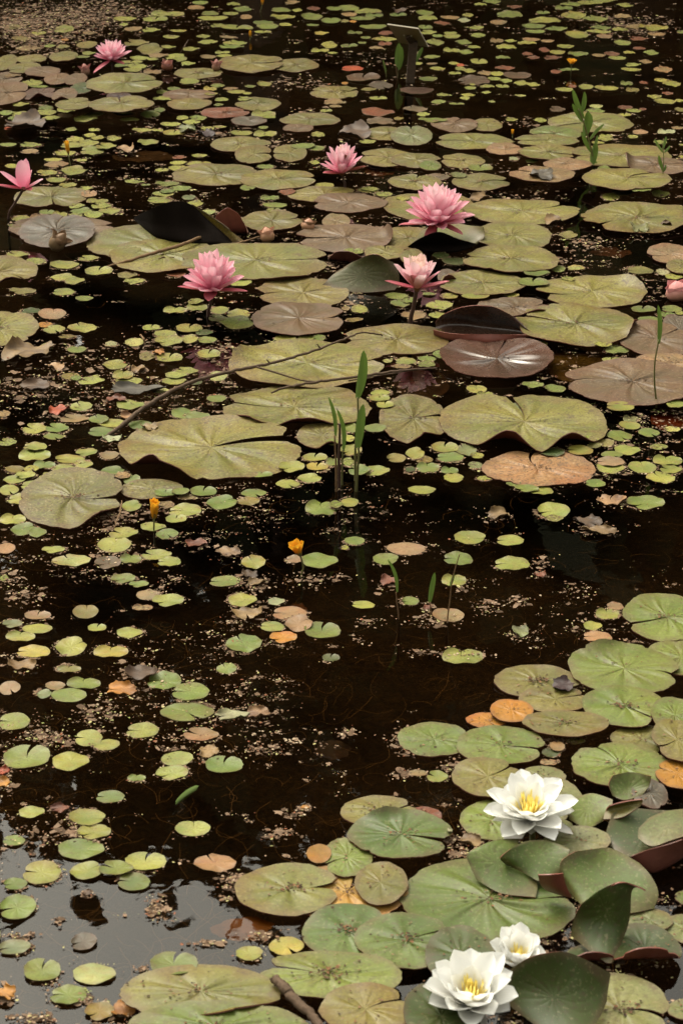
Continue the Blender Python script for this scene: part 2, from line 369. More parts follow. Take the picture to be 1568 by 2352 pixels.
def pad_geo(rx, ry, notch=None, gap=0.05, seed=0, nseg=56, nring=9, rim=0.02, wave=0.0, folds=(), tilt=None, thick=0.0012, cup=0.0, lobe=0.16, arches=(), rimk=5.0, bites=0, pleat=0.0):
    """A leaf blade with its foot at z=0. Returns the top grid, vertices, faces, material ids, uv.
    notch and directions in degrees on the water: 0 right, 90 away from the camera, 270 towards it."""
    rnd = random.Random(seed); so = rnd.uniform(0, 99)
    full = notch is None; n0 = R(notch if not full else rnd.uniform(0, 360)); de = 0.0 if full else gap
    J = nseg + 1
    th = n0 + de + (2 * math.pi - 2 * de) * np.arange(J) / nseg
    rr = np.array([0.04] + [((i + 1) / nring) for i in range(nring)])
    rad = np.ones(J)
    for j in range(J):
        a = th[j]; q = Vector((math.cos(a) * rimk * .2 + so, math.sin(a) * rimk * .2, so))
        rad[j] = 1 + rim * 2.0 * mnoise.noise(q) + rim * 1.1 * mnoise.noise(q * 4.3) + rim * .8 * mnoise.noise(q * 13)
        if not full:
            d = min(abs(th[j] - th[0]), abs(th[-1] - th[j])); rad[j] *= 1 - lobe * math.exp(-(d / 0.14) ** 2)
    for _ in range(bites):
        c0 = rnd.uniform(0, 2 * math.pi); w = rnd.uniform(.02, .07); dp = rnd.uniform(.03, .10)
        for j in range(J):
            d = (th[j] - c0 + math.pi) % (2 * math.pi) - math.pi; rad[j] *= 1 - dp * math.exp(-(d / w) ** 2)
    if full: rad[-1] = rad[0]
    rg = rr[:, None] * (1 + (rad[None, :] - 1) * rr[:, None] ** 1.5)
    th2 = np.arange(J) / nseg
    if full: tg = np.repeat(th[None, :], len(rr), 0)
    else:                                             # a slit that bends and narrows inwards
        dg = gap * (.25 + .75 * rr[:, None]); tg = n0 + rnd.uniform(-.22, .22) * np.sin(rr[:, None] * 2.4 + rnd.uniform(0, 3)) + dg + (2 * math.pi - 2 * dg) * th2[None, :]
    X = rx * rg * np.cos(tg); Y = ry * rg * np.sin(tg); Z = np.zeros_like(X)
    if pleat:                                         # soft radial pleats
        pl = np.array([mnoise.noise(Vector((math.cos(a) * 2.6 + so, math.sin(a) * 2.6, 7.7))) + .5 * mnoise.noise(Vector((math.cos(a) * 6 + so, math.sin(a) * 6, 3.1))) for a in th])
        if full: pl[-1] = pl[0]
        Z += pleat * min(rx, ry) * pl[None, :] * np.sin(np.pi * np.clip(rr[:, None], 0, 1) ** .8)
    Z += cup * (rr[:, None] ** 2) * min(rx, ry)
    if wave:
        ph = rnd.uniform(0, 6.28); ph2 = rnd.uniform(0, 6.28); kk = rnd.choice((2, 3)); k2 = rnd.choice((5, 6, 7))
        Z += wave * min(rx, ry) * (rr[:, None] ** 3) * (0.6 * np.sin(kk * th + ph)[None, :] + 0.4 * np.sin(k2 * th + ph2)[None, :])
    for (ad, aw, ah) in arches:                      # rim lifted over a short arc
        d = (th - R(ad) + math.pi) % (2 * math.pi) - math.pi
        s = (np.clip(1 - (d / R(aw * 1.35)) ** 2, 0, None) ** 2)[None, :] * np.clip((rr[:, None] - .55) / .45, 0, 1) ** 1.8 * .8
        Z += s * ah; X -= s * ah * .5 * np.cos(th)[None, :]; Y -= s * ah * .5 * np.sin(th)[None, :]
    for (fd, df, al, rho) in folds:                  # bend everything beyond a straight line upwards (negative: downwards)
        c, s = math.cos(R(fd)), math.sin(R(fd)); sup = math.hypot(rx * c, ry * s)
        S = X * c + Y * s - df * sup; W = X * -s + Y * c; rh = rho * sup; al_ = R(abs(al)); sg = 1 if al >= 0 else -1
        m = S > 0; ph = np.minimum(S / rh, al_); ext = np.maximum(S - rh * al_, 0)
        z0 = Z.copy() * sg
        S2 = rh * np.sin(ph) + ext * math.cos(al_) - z0 * np.sin(ph); Z2 = rh * (1 - np.cos(ph)) + ext * math.sin(al_) + z0 * np.cos(ph)
        S = np.where(m, S2, S); Z = np.where(m, Z2 * sg, Z)
        X = (S + df * sup) * c - W * s; Y = (S + df * sup) * s + W * c
    if tilt:
        a, di = R(tilt[0]), R(tilt[1]); c, s = math.cos(di), math.sin(di)
        S = X * c + Y * s; W = -X * s + Y * c; lo = S.min()
        S, Z = (S - lo) * math.cos(a) - Z * math.sin(a) + lo, (S - lo) * math.sin(a) + Z * math.cos(a)
        X = S * c - W * s; Y = S * s + W * c
    G = np.stack([X, Y, Z], -1)
    du = np.gradient(G, axis=0); dv = np.gradient(G, axis=1); N = np.cross(du, dv); N /= (np.linalg.norm(N, axis=2, keepdims=True) + 1e-12)
    I = len(rr); nt = I * J
    top = G.reshape(-1, 3); Bm = (G - N * thick).reshape(-1, 3)
    ctr = G[0].mean(0); nb = 2 * nt
    V = list(top) + list(Bm) + [ctr, ctr - N[0].mean(0) * thick] + list(G[-1]) + list((G - N * thick)[-1])
    F, ids, uv = [], [], []
    us = np.arange(J) / nseg
    for j in range(nseg):
        F.append((nb, j, j + 1)); ids.append(0); uv += [(us[j], 0), (us[j], rr[0]), (us[j + 1], rr[0])]
        F.append((nb + 1, nt + j + 1, nt + j)); ids.append(1); uv += [(us[j], 0), (us[j + 1], rr[0]), (us[j], rr[0])]
    for i in range(I - 1):
        for j in range(nseg):
            a, b, c_, d_ = i * J + j, (i + 1) * J + j, (i + 1) * J + j + 1, i * J + j + 1
            F.append((a, b, c_, d_)); ids.append(0); q = [(us[j], rr[i]), (us[j], rr[i + 1]), (us[j + 1], rr[i + 1]), (us[j + 1], rr[i])]; uv += q
            F.append((nt + d_, nt + c_, nt + b, nt + a)); ids.append(1); uv += q[::-1]
    e0 = nb + 2
    for j in range(nseg):
        F.append((e0 + j, e0 + J + j, e0 + J + j + 1, e0 + j + 1)); ids.append(1); uv += [(us[j], 1)] * 2 + [(us[j + 1], 1)] * 2
    return G, N, V, F, ids, uv

BIG = []; TOPS = []                                   # TOPS: (centre, grid, normals) for the crumbs lying on the leaves
def B(tile, x0, x1, y0, y1, c, notch=None, **k):
    ox, oy, s = OFF[tile]; BIG.append(dict(x0=ox + x0 * s, x1=ox + x1 * s, y0=oy + y0 * s, y1=oy + y1 * s, c=c, notch=notch, k=k))
# --- far left group
B('A',-20,78,250,325,'k'); B('A',75,215,250,292,'k',300); B('A',230,358,236,282,'k'); B('A',35,190,288,338,'k',200); B('A',115,280,305,352,'p')
B('A',-60,108,332,394,'p',20); B('A',205,325,335,388,'p'); B('A',298,400,336,390,'p'); B('A',-60,130,375,484,'p',10)
B('A',112,258,396,468,'P',20,arches=[(280,38,.03)]); B('A',243,357,402,470,'p',arches=[(270,40,.02)])
B('A',398,752,338,433,'K',25,label='large olive pad right below the far-left pink lily'); B('A',322,430,378,430,'d'); B('A',256,430,450,505,'k',30); B('A',405,710,443,513,'k',100)
B('A',490,602,425,456,'m')
B('A',798,1022,312,362,'k'); B('A',1000,1306,252,332,'k',355); B('A',1250,1466,271,331,'k',185); B('A',750,985,411,459,'p'); B('A',768,970,451,504,'k')
B('A',925,1146,494,543,'r',20); B('A',1080,1290,449,509,'k',140); B('A',1063,1226,531,577,'q',95); B('A',1285,1562,521,581,'k'); B('A',1300,1440,570,607,'p')
B('A',1425,1645,394,456,'k',180); B('A',965,1242,630,699,'k',350); B('A',1078,1254,667,753,'k',5,gap=.1); B('A',1250,1411,665,744,'k',180)
B('A',795,1186,753,857,'k',350,gap=.03); B('A',1103,1453,779,871,'K',0,gap=.05)
# --- far right group
B('B',98,342,584,649,'k',330); B('B',222,418,597,667,'e',90,tilt=(5,90)); B('B',410,627,540,606,'p',80); B('B',590,737,545,603,'k')
B('B',943,1338,519,613,'K',200); B('B',858,1102,582,646,'g',180); B('B',428,788,614,690,'K',170); B('B',663,838,658,713,'T',10); B('B',793,1093,619,673,'K',180)
B('B',808,1083,667,736,'K',340); B('B',1053,1513,664,771,'K',185,gap=.04); B('B',1280,1600,721,798,'p',0,folds=[(170,.55,70,.25)]); B('B',1103,1517,774,872,'K',55)
B('B',83,342,686,766,'k',170); B('B',226,457,701,771,'k',350); B('B',356,457,737,784,'g'); B('B',453,657,707,773,'k',160); B('B',211,462,803,871,'k',80)
B('B',386,495,798,828,'p'); B('B',506,774,800,877,'k',20); B('B',768,1072,766,837,'t',150); B('B',925,1150,728,782,'T')
# --- middle left
B('C',68,402,101,204,'k',285); B('C',38,524,242,349,'p',10); B('C',88,438,274,384,'q',85,tilt=(8,90),gap=.03,label='grey-purple heart-shaped pad raised behind the brown bud near the left edge')
B('C',-190,172,430,572,'k',330,arches=[(300,25,.02)]); B('C',410,992,284,454,'K',345,gap=.03); B('C',508,992,340,503,'K',60,gap=.08)
B('C',838,1514,364,538,'K',2,gap=.02,label='broad olive pad behind the mid-left pink lily'); B('C',1106,1394,216,309,'k',20); B('C',1480,1610,226,302,'t')
B('C',-190,177,677,844,'K',180)
0
B('Z',488,570,510,562,'r',None,folds=[(280,.0,80,.3)],under='under_red',over=4,label='small reddish curled pad end right of the black folded pad')
B('Z',660,830,430,466,'k',20); B('Z',717,888,445,489,'p',188,gap=.02,over=1); B('Z',679,908,516,579,'p',186,gap=.06,folds=[(10,.72,65,.2)])
B('Z',590,802,638,710,'k',185); B('Z',578,794,694,772,'p',2,gap=.10,mat='pad_smooth',over=1,label='bronze pad with a dark notch on its right, below the mid-left pink lily')
# --- middle right
B('D',193,612,128,264,'K',100); B('D',563,1094,163,281,'K',30,label='broad olive pad right of the largest pink lily'); B('D',603,967,267,397,'K',180,gap=.04); B('D',183,420,288,398,'k',0)
0
B('D',553,997,378,499,'K',170,gap=.05); B('D',443,852,494,607,'K',180,gap=.02); B('D',1103,1600,181,320,'K',205); B('D',1436,1620,190,248,'k')
B('D',1403,1620,368,462,'T',200); B('D',1490,1640,440,505,'k'); B('D',903,1397,516,662,'K',200,gap=.06,arches=[(40,30,.02)]); B('D',613,972,613,714,'p',10,arches=[(290,40,.02)])
B('D',788,1358,648,834,'K',160,gap=.05,over=2,under='under_red',arches=[(190,25,.02),(350,20,.02)],label='broad olive pad overlapping the dark glossy folded pad')
0
B('D',13,497,736,884,'k',185,gap=.02); B('D',1258,1620,722,886,'p',30); B('D',1478,1640,690,850,'q')
B('D',105,292,373,442,'k',80); B('D',-60,140,402,480,'P',None,folds=[(250,.2,60,.3)],under='under'); 0
B('D',440,532,482,556,'q',None,folds=[(290,.45,70,.3)],under='under'); B('D',270,380,390,470,'k')
# --- centre: the large pads
B('Z',522,887,784,892,'K',5,gap=.03,arches=[(165,22,.03)],label='large olive pad under the bare branch')
B('Z',505,850,888,990,'K',175,gap=.03,arches=[(238,20,.025),(285,22,.03)],label='olive pad with curled front edge below the bare branch'); B('Z',683,797,970,1032,'k',arches=[(290,25,.015)])
B('E',546,1396,411,709,'K',22,gap=.09,arches=[(235,16,.035),(255,10,.02)],label='largest olive pad, left of the sword-leaved plant'); B('Z',46,288,1087,1213,'k',350,over=1,tilt=(3,100),gap=.08,arches=[(300,25,.02)],label='olive pad near the left edge above the yellow flower'); B('E',552,844,697,789,'k')
B('F',446,979,52,245,'P',82,gap=.03,mat='pad_gloss',cup=.06,label='smooth purple heart-shaped pad in the middle right'); B('F',922,1230,106,250,'u',z=-.012); B('F',1020,1650,148,359,'p',183,gap=.02); B('F',1345,1640,116,206,'T')
B('F',168,489,311,534,'k',12,gap=.08,arches=[(290,25,.02)]); B('F',446,1227,306,578,'K',90,gap=.05,arches=[(247,17,.04),(291,17,.04)],over=1,label='large heart-shaped olive pad with scalloped front edge')
B('F',768,864,344,416,'e',over=2); B('F',636,1167,568,732,'c',100,mat='pad',label='orange-pink dying pad in front of the heart-shaped pad'); B('F',241,489,186,334,'m',z=-.02)
# --- lower right raft
B('H',1288,1700,408,629,'g',200,rim=.035); B('H',1043,1549,638,874,'g',342,gap=.04,arches=[(110,25,.02)]); B('H',1398,1720,620,788,'g',210); B('H',696,1092,733,887,'k',330,gap=.06)
B('J',813,1147,80,200,'k',30); B('J',1101,1494,78,269,'g',318,gap=.05); B('J',830,1230,190,309,'k'); B('J',1420,1640,128,302,'g'); B('J',1428,1650,228,428,'k',200)
B('J',681,880,138,244,'o',over=1,dirt=0); B('J',571,764,201,270,'o',290); B('J',256,594,244,404,'g',345,gap=.03); B('J',528,934,260,444,'g',340,gap=.06,over=1); B('J',506,837,406,590,'k',40)
B('J',823,1030,445,542,'e'); B('J',1236,1527,260,387,'k',300); B('J',1056,1505,341,550,'g',120,gap=.03); B('J',1438,1640,416,550,'o',150)
0; B('J',1331,1494,526,642,'q',None,tilt=(8,110),over=2,wave=.1); 0
0; B('J',541,832,606,788,'g',0,mat='pad_smooth'); B('J',828,1112,496,705,'e',300,mat='pad_smooth')
0; 0
B('J',-4,352,584,730,'K',20); B('J',300,462,633,722,'r'); B('J',36,509,652,878,'G',345,gap=.09,over=1,mat='pad_smooth',arches=[(110,25,.015)]); B('J',-70,134,778,895,'k')
B('J',928,1064,688,768,'g',mat='pad_smooth'); B('J',930,1234,742,860,'e',None,mat='pad_smooth',tilt=(8,60),over=1)
# --- bottom
B('K',1086,1565,140,383,'K',5,gap=.13,label='olive pad with a torn middle beside the sky reflection'); B('Z',738,856,1925,2015,'g',200); B('Z',655,940,1985,2116,'f',60,gap=.25,bites=4,over=-4,label='yellow-orange rotting pad among the green pads at the bottom'); B('Z',812,936,1981,2078,'k',over=1)
B('Z',688,912,2076,2206,'G',20,gap=.05); B('Z',592,925,2184,2296,'g',160); B('Z',276,648,2218,2341,'K',None,folds=[(285,.6,30,.5)],label='long olive-yellow pad along the bottom edge left of the stick')
B('Z',282,710,2300,2425,'g'); B('Z',733,945,2258,2385,'k',30,wave=.04)
B('Z',915,1330,1968,2172,'G',352,gap=.03,mat='pad_smooth',label='broadest green pad behind the two front white lilies'); B('Z',812,1052,2098,2226,'G',25,gap=.06,mat='pad_smooth',over=1); B('Z',976,1140,2128,2265,'d',None,mat='pad_smooth',over=2)
0; 0
0
0
B('Z',1400,1560,2130,2240,'d',None,mat='pad_smooth',folds=[(272,.25,75,.2)],tilt=(6,90),over=3,under='under_red'); B('Z',1438,1545,2085,2142,'e',mat='pad_smooth',over=1)
0
B('Z',1306,1540,2236,2410,'e',352,gap=.08,mat='pad_smooth',over=5,label='grey-green notched pad in the bottom right corner'); B('Z',920,1100,2280,2420,'d',None,mat='pad_smooth',tilt=(12,150),over=1,under='under')
0; B('Z',1300,1420,2170,2230,'d',None,folds=[(270,.1,80,.3)],under='under',over=1,mat='pad_smooth')
B('Z',1522,1620,2100,2165,'e',mat='pad_smooth'); B('Z',1530,1640,2295,2345,'e',mat='pad_smooth'); B('Z',1548,1640,2042,2082,'g',mat='pad_smooth')

SMALL = []
def S(tile, txt, kind='pad'):
    ox, oy, s = OFF[tile]
    for e in txt.split():
        v = e.split(','); x, y, w, h = (float(q) for q in v[:4]); SMALL.append((ox + x * s, oy + y * s, w * s, h * s, v[4]))
S('A','920,12,70,18,g 1073,19,66,16,y 1343,12,66,20,t 900,35,78,18,t 1115,43,90,18,g 1290,46,90,26,g 1365,48,52,16,y 1440,40,60,14,r 1535,40,70,18,g 770,64,150,20,y 965,62,80,20,g 1060,62,70,14,y 715,92,110,30,y 980,85,140,26,y 1130,78,56,24,t 1300,80,110,22,y 1430,78,100,28,g 1520,95,90,32,g 575,90,100,22,y 570,113,40,12,y 1210,105,90,30,g 1310,113,60,14,y 1435,116,60,12,g 295,135,90,32,y 613,132,80,18,t 697,140,80,22,y 820,141,74,14,y 1005,119,70,14,y 1088,130,145,28,y 1230,122,100,22,g 1208,149,76,16,y 1478,153,64,18,a 415,152,64,14,t 180,155,70,16,y 60,125,80,20,k 100,178,90,20,k 300,183,36,16,o 935,168,64,18,y 787,171,72,14,y 1047,171,82,12,t 1080,200,110,26,y 1065,216,110,22,g 955,193,90,24,y 1512,208,76,26,y 1470,232,82,16,y 1527,243,44,10,y 880,226,76,18,y 775,216,66,14,y 1022,241,66,12,y 1030,256,72,14,y 630,200,110,28,k 690,228,120,40,k 400,205,90,38,k 228,212,50,14,g 290,214,60,16,k 130,222,110,26,t 955,262,74,20,t 730,255,90,16,t 800,258,90,26,y 830,272,60,20,y 866,292,64,16,y 640,268,90,16,y 700,272,64,14,y 600,287,110,16,y 630,305,90,22,y 610,320,80,16,y 380,262,70,14,g 410,245,60,14,y 560,300,70,16,g')
S('A','150,383,96,26,y 180,397,90,14,g 275,397,90,16,g 60,348,70,14,t 870,373,90,26,y 700,330,80,18,t 1000,393,64,16,g 1213,387,70,22,y 1060,407,70,16,t 1085,421,80,18,y 965,408,60,16,a 800,410,60,14,g 745,423,50,18,y 1150,398,50,14,g 1135,428,40,12,y 745,453,90,18,y 1018,457,64,18,y 1125,455,64,16,y 1005,481,44,12,g 970,432,60,12,y 98,480,74,18,y 212,495,70,18,g 90,525,90,26,y 30,520,60,20,g 85,548,90,22,g 155,525,40,22,o 215,515,86,24,y 305,508,80,22,y 237,541,82,20,y 300,531,70,20,t 435,528,90,20,y 395,547,105,24,y 570,522,110,20,y 595,548,90,20,y 690,525,90,30,g 735,505,50,20,g 838,541,56,20,y 910,543,80,22,g 880,561,80,18,y 785,571,96,20,y 1210,525,110,28,y 1235,539,60,16,g 1498,510,54,14,y 1530,468,90,24,t 1540,488,60,14,t 955,592,60,20,y 1010,584,60,12,y 1210,585,44,14,g 655,599,90,18,y 725,598,50,14,y 800,612,100,24,y 1110,612,104,26,y 1218,615,106,26,y 1460,618,64,20,y 40,590,40,30,O 328,595,56,18,y 434,598,52,14,y 415,622,60,16,y 450,634,70,18,y 525,636,64,20,y 345,642,86,24,y 330,668,100,26,y 38,664,76,18,y 143,667,92,20,y 138,695,80,18,t 410,660,90,28,y 425,692,110,36,y 490,673,90,30,y 682,655,96,28,y 300,705,100,24,y 245,733,80,18,y 375,736,50,12,y 825,724,64,16,r 915,716,74,18,y 820,750,76,20,y 900,752,80,22,y 948,750,40,20,y 820,775,90,24,y 745,783,60,20,y 1220,766,80,18,g 1390,670,110,24,g 1455,682,70,22,g 1445,747,50,18,y 70,763,90,22,y 260,755,110,30,t 220,795,90,24,y 340,785,120,36,y 260,827,90,26,y 315,852,80,22,y 395,867,70,18,y 620,835,90,18,y 670,850,40,10,g 770,846,110,26,g 830,866,100,22,g 1490,852,86,24,y')
S('B','30,38,100,22,g 120,53,130,18,y 150,71,80,16,g 95,86,120,18,g 35,66,70,16,t 15,97,40,18,k 52,99,36,16,o 260,70,76,18,g 380,60,84,28,g 395,83,90,18,y 497,80,86,18,t 580,70,50,14,y 562,94,60,18,w 637,20,60,14,y 690,8,80,20,g 793,33,66,14,r 770,68,120,26,g 720,105,74,18,t 460,107,70,16,r 620,128,64,14,y 627,162,66,18,y 385,127,64,16,g 400,150,70,18,y 440,165,50,14,g 505,168,80,18,y 500,153,60,12,y 62,150,66,16,g 145,122,120,26,g 205,152,70,18,r 112,173,48,14,g 198,180,114,16,y 35,212,76,16,g 160,220,66,14,t 200,201,60,16,r 95,197,40,10,g 430,195,80,26,y 560,195,80,18,g 608,216,60,16,y 505,231,76,16,y 570,240,76,18,g 415,261,74,18,y 415,294,50,10,t 515,291,50,12,y 350,292,44,12,y 440,315,70,16,y 630,285,76,26,y 545,299,36,14,O 520,338,56,16,y 545,315,50,14,y 585,326,64,18,y 660,337,70,18,t 713,339,60,18,y 750,313,90,18,r 398,362,82,22,g 740,264,70,16,g 755,216,96,22,y 850,197,90,18,y 775,189,60,14,y 712,187,60,18,t 870,183,80,14,t 880,122,110,22,g 930,95,150,24,y 890,145,90,14,g 985,133,100,18,g 925,60,60,14,g 1020,37,80,16,g 1060,20,110,16,g 1140,14,110,16,y 1200,4,130,12,y 1300,25,80,16,y 1065,72,110,28,y 1165,88,110,28,y 1290,75,80,18,t 1080,158,100,30,y 1190,128,90,22,g 1180,146,110,16,y 1205,166,70,16,T 1280,136,80,18,y 1350,122,90,16,t 1430,130,130,28,y 1560,148,40,14,g 1445,158,80,18,t 1365,180,80,18,r 1287,198,80,20,y 1027,215,76,16,y 945,190,60,12,t 990,242,70,18,y 930,230,50,18,r 853,248,50,20,r 880,265,60,12,r 1085,249,90,18,g 1180,256,60,14,t 1240,250,70,18,r 1265,267,80,14,y 1319,241,54,14,y 1420,243,70,18,g 1365,222,60,12,r 970,267,80,18,r 1338,299,70,16,y 1328,321,90,14,y 1395,284,60,14,t 1475,320,80,24,t 1465,370,60,14,y 1515,385,80,22,y 1385,380,40,16,r 1308,383,56,16,g')
S('B','1335,413,60,20,u 1435,445,64,18,y 1480,467,104,20,y 1550,462,40,14,y 1495,430,50,14,r 1045,320,90,14,g 985,330,50,16,r 1058,397,40,18,r 1022,411,78,18,y 1120,400,70,20,y 1215,405,110,22,y 825,383,74,20,y 878,389,70,14,y 805,347,130,30,b 605,372,150,38,b 700,362,60,18,y 753,372,56,16,y 668,397,70,14,y 738,398,60,14,y 590,405,56,14,y 600,388,26,12,y 664,425,50,12,y 580,437,70,14,y 465,436,60,14,y 566,451,44,14,y 445,468,66,20,y 528,478,70,12,y 690,467,34,10,l 820,440,50,10,l 168,453,80,18,y 100,360,150,36,b 50,315,100,24,O 15,382,30,14,o 30,408,80,24,k 30,436,80,28,k 125,410,70,18,k 180,392,110,32,q 345,420,150,32,P 340,502,110,26,p 375,525,60,16,y 168,517,148,34,r 180,558,140,34,p 263,545,44,20,u 10,470,24,14,t 420,553,130,24,g 780,550,56,16,y 913,552,56,18,y 990,503,70,26,b 1168,490,60,16,l 1165,510,90,18,g 1300,495,70,20,r 1340,510,70,18,y 1382,502,30,20,r 1298,530,60,16,y 1555,505,60,50,k 1370,607,70,18,T 1490,605,80,20,w 1545,588,60,14,t 1336,628,48,14,y 1462,653,60,16,y 1213,625,60,14,y 1210,640,70,18,y 1175,655,60,14,y 1560,665,20,14,y 1560,720,30,20,y 637,773,110,28,g 535,805,80,26,e 875,740,60,18,g 790,728,44,22,w 118,652,80,20,y 90,591,60,14,O 130,868,80,16,y 1210,778,70,28,g')
S('C','410,140,70,28,T 448,170,100,20,y 355,195,70,22,y 468,195,90,28,y 505,217,100,30,y 375,218,110,30,g 430,235,84,28,y 350,238,60,18,y 275,233,70,28,y 218,224,70,20,g 185,243,90,26,t 103,252,84,28,y 75,284,72,16,g 770,125,66,18,g 750,140,100,28,y 732,167,110,30,y 868,155,64,24,e 895,185,84,30,y 950,222,80,28,l 1238,156,86,22,g 1262,189,110,24,g 1258,216,66,20,y 1138,108,70,30,g 1320,128,80,26,r 83,418,96,30,y 167,449,86,26,y 297,467,130,38,y 410,435,90,24,y 455,495,126,38,y 290,522,120,30,y 345,538,90,32,y 587,512,90,28,k 619,540,94,26,y 810,508,90,30,r 108,586,120,32,k 293,589,100,34,y 388,620,80,24,g 145,676,90,28,d 242,690,130,44,T 250,760,100,34,y 380,754,136,40,y 210,740,70,26,o 312,794,80,18,u 220,832,50,22,g 355,854,90,34,g 805,672,110,30,y 905,659,96,38,y 900,633,72,24,y 1010,672,80,36,y 1095,690,110,36,y 1090,732,170,56,g 1000,710,80,32,s 695,754,80,26,y 760,780,100,32,y 870,758,120,36,y 778,814,130,44,y 940,776,80,24,d 950,810,92,28,g 872,806,80,34,y 620,822,90,36,l 510,828,60,26,w 1310,803,100,32,y 1410,800,80,30,y 1465,800,60,36,g 1100,545,110,36,y')
S('D','55,405,88,28,y 515,448,110,40,d 455,420,80,30,d 895,500,120,32,g 990,483,74,32,g 1075,478,80,24,l 880,546,140,36,g 780,604,70,20,y 615,608,130,28,y 497,607,72,26,y 450,650,124,38,y 250,608,110,26,g 270,641,90,34,g 310,626,60,24,g 400,597,60,16,g 82,668,80,34,y 20,665,40,30,t 445,698,90,34,y 330,700,110,44,t 60,717,80,20,u 912,825,68,26,y 1370,490,120,40,k 1472,498,64,26,w 1525,520,80,24,y 1385,670,110,30,g 1515,666,92,28,g 1490,692,80,22,g 1550,684,40,22,y 1410,714,110,24,g 1040,328,90,34,k 1040,528,60,18,y 1200,830,80,20,y 1265,855,110,36,g 1235,152,80,30,y 1285,130,90,28,g 1375,118,90,20,g 1465,138,80,28,y 195,140,80,24,y 120,122,100,22,y 280,160,60,20,y')
S('E','960,123,104,40,y 780,141,118,40,y 678,133,75,48,k 530,172,118,40,y 325,222,80,34,u 350,231,50,20,g 440,224,40,14,y 422,246,120,34,y 565,217,96,38,y 590,248,130,42,y 860,200,104,32,y 810,218,100,28,y 800,247,110,34,y 745,290,72,24,l 900,250,60,28,s 1000,225,90,40,l 995,325,88,32,g 600,356,126,44,y 374,363,106,40,y 20,396,58,38,t 345,420,130,40,t 455,421,92,38,g 514,441,130,40,y 470,478,130,44,g 645,447,104,40,g 848,396,120,46,g 910,406,110,32,g 163,467,110,46,y 265,463,104,44,g 248,500,94,32,g 38,528,80,32,y 163,546,110,38,y 160,586,146,56,y 400,574,98,38,y 320,605,140,42,y 205,630,100,36,g 505,588,84,38,t 297,648,108,44,y 385,630,86,36,y 145,648,70,34,y 70,652,84,34,u 120,677,90,34,y 235,688,106,42,y 70,698,110,40,y 148,724,100,44,y 42,746,90,46,y 90,788,104,46,y 520,658,110,38,g 565,678,70,28,t 607,697,76,44,g 605,820,96,50,y 760,760,100,38,g 830,750,80,34,g 860,778,90,24,t 935,755,120,54,g 1020,805,150,66,g 1165,760,118,40,g 1140,798,110,36,u 768,815,70,34,t 850,840,156,56,y 1200,676,106,30,g 1340,640,120,48,y 1447,598,112,38,y 1457,641,100,42,a 1422,693,116,38,y 1322,718,112,42,y 1475,830,150,68,g 1545,812,60,40,g 1530,617,70,44,g 1525,525,60,44,g')
S('F','1240,148,90,22,y 1262,103,110,38,g 295,155,100,32,y 392,143,84,26,g 390,168,84,30,g 455,122,76,32,g 210,153,48,16,l 280,178,80,16,t 620,283,96,34,y 660,310,84,30,y 878,263,100,32,g 978,281,102,38,g 1278,361,128,40,y 1535,352,90,38,y 178,300,90,36,y 175,326,94,34,y 200,355,80,34,y 155,460,100,36,g 45,462,70,44,g 35,510,50,48,y 45,563,100,48,y 30,617,60,40,g 82,655,100,44,g 163,660,118,46,y 38,802,80,44,y 475,553,122,46,y 570,563,100,48,e 498,595,126,44,g 620,588,66,28,y 338,579,90,50,y 250,600,92,40,k 380,607,80,28,u 396,643,108,44,g 315,650,50,42,d 495,656,82,34,g 514,692,90,46,y 612,633,70,30,e 655,692,68,24,y 368,748,126,40,y 790,715,68,30,g 850,738,110,32,g 915,748,116,42,y 905,718,80,16,T 1165,715,92,40,g 968,573,110,36,d 1095,563,118,44,y 1145,512,70,26,y 1160,540,70,28,k 1210,529,80,34,k 1275,497,116,52,g 1328,420,74,30,e 1322,449,100,34,y 1410,482,98,38,g 1312,564,118,46,y 1240,583,100,34,g 1515,467,80,26,l 1455,547,84,26,y 1235,615,130,40,T 1235,645,126,50,y 1380,642,130,52,y 1495,610,136,48,y 1510,652,100,42,y 1465,690,130,48,y 1395,805,172,60,g 970,842,155,66,y')
S('G','60,65,120,48,y 110,112,120,56,g 175,126,80,44,g 810,65,96,40,y 705,100,116,42,y 768,132,104,44,g 570,130,132,52,y 528,183,158,66,y 248,205,106,34,y 30,198,80,50,T 330,255,180,52,l 498,265,120,58,p 600,247,100,46,g 720,230,140,46,y 778,260,110,46,y 568,338,112,44,g 640,363,90,30,g 680,412,104,44,t 775,438,146,54,y 655,470,94,26,t 1165,262,112,56,y 1470,257,165,70,g 1355,248,84,34,T 1032,350,142,50,g 1115,437,130,60,y 1270,443,78,36,w 1330,497,160,58,c 1373,545,130,68,T 1250,558,112,42,y 1303,608,126,54,o 1480,580,165,78,g 1122,637,166,82,g 1520,702,80,34,s 1042,752,94,46,g 175,508,120,42,T 395,490,120,58,u 60,545,90,36,e 173,567,134,46,y 95,602,134,44,y 447,565,84,40,y 597,587,118,48,y 328,652,144,78,y 155,673,156,54,a 510,673,160,56,a 318,752,110,34,k 45,840,100,60,T 385,818,154,54,g 755,808,160,80,g 20,335,40,30,y')
S('H','60,163,92,40,g 15,195,36,26,y 588,152,142,62,y 773,162,126,50,y 296,200,174,60,T 202,250,116,56,g 535,247,138,58,g 782,270,166,66,y 315,441,82,38,g 100,458,106,38,y 490,505,150,58,t 515,345,115,52,y 1220,500,110,48,y 1153,555,84,42,y 1255,465,80,40,T 1175,605,136,50,T 555,695,190,74,y 978,60,80,28,k')
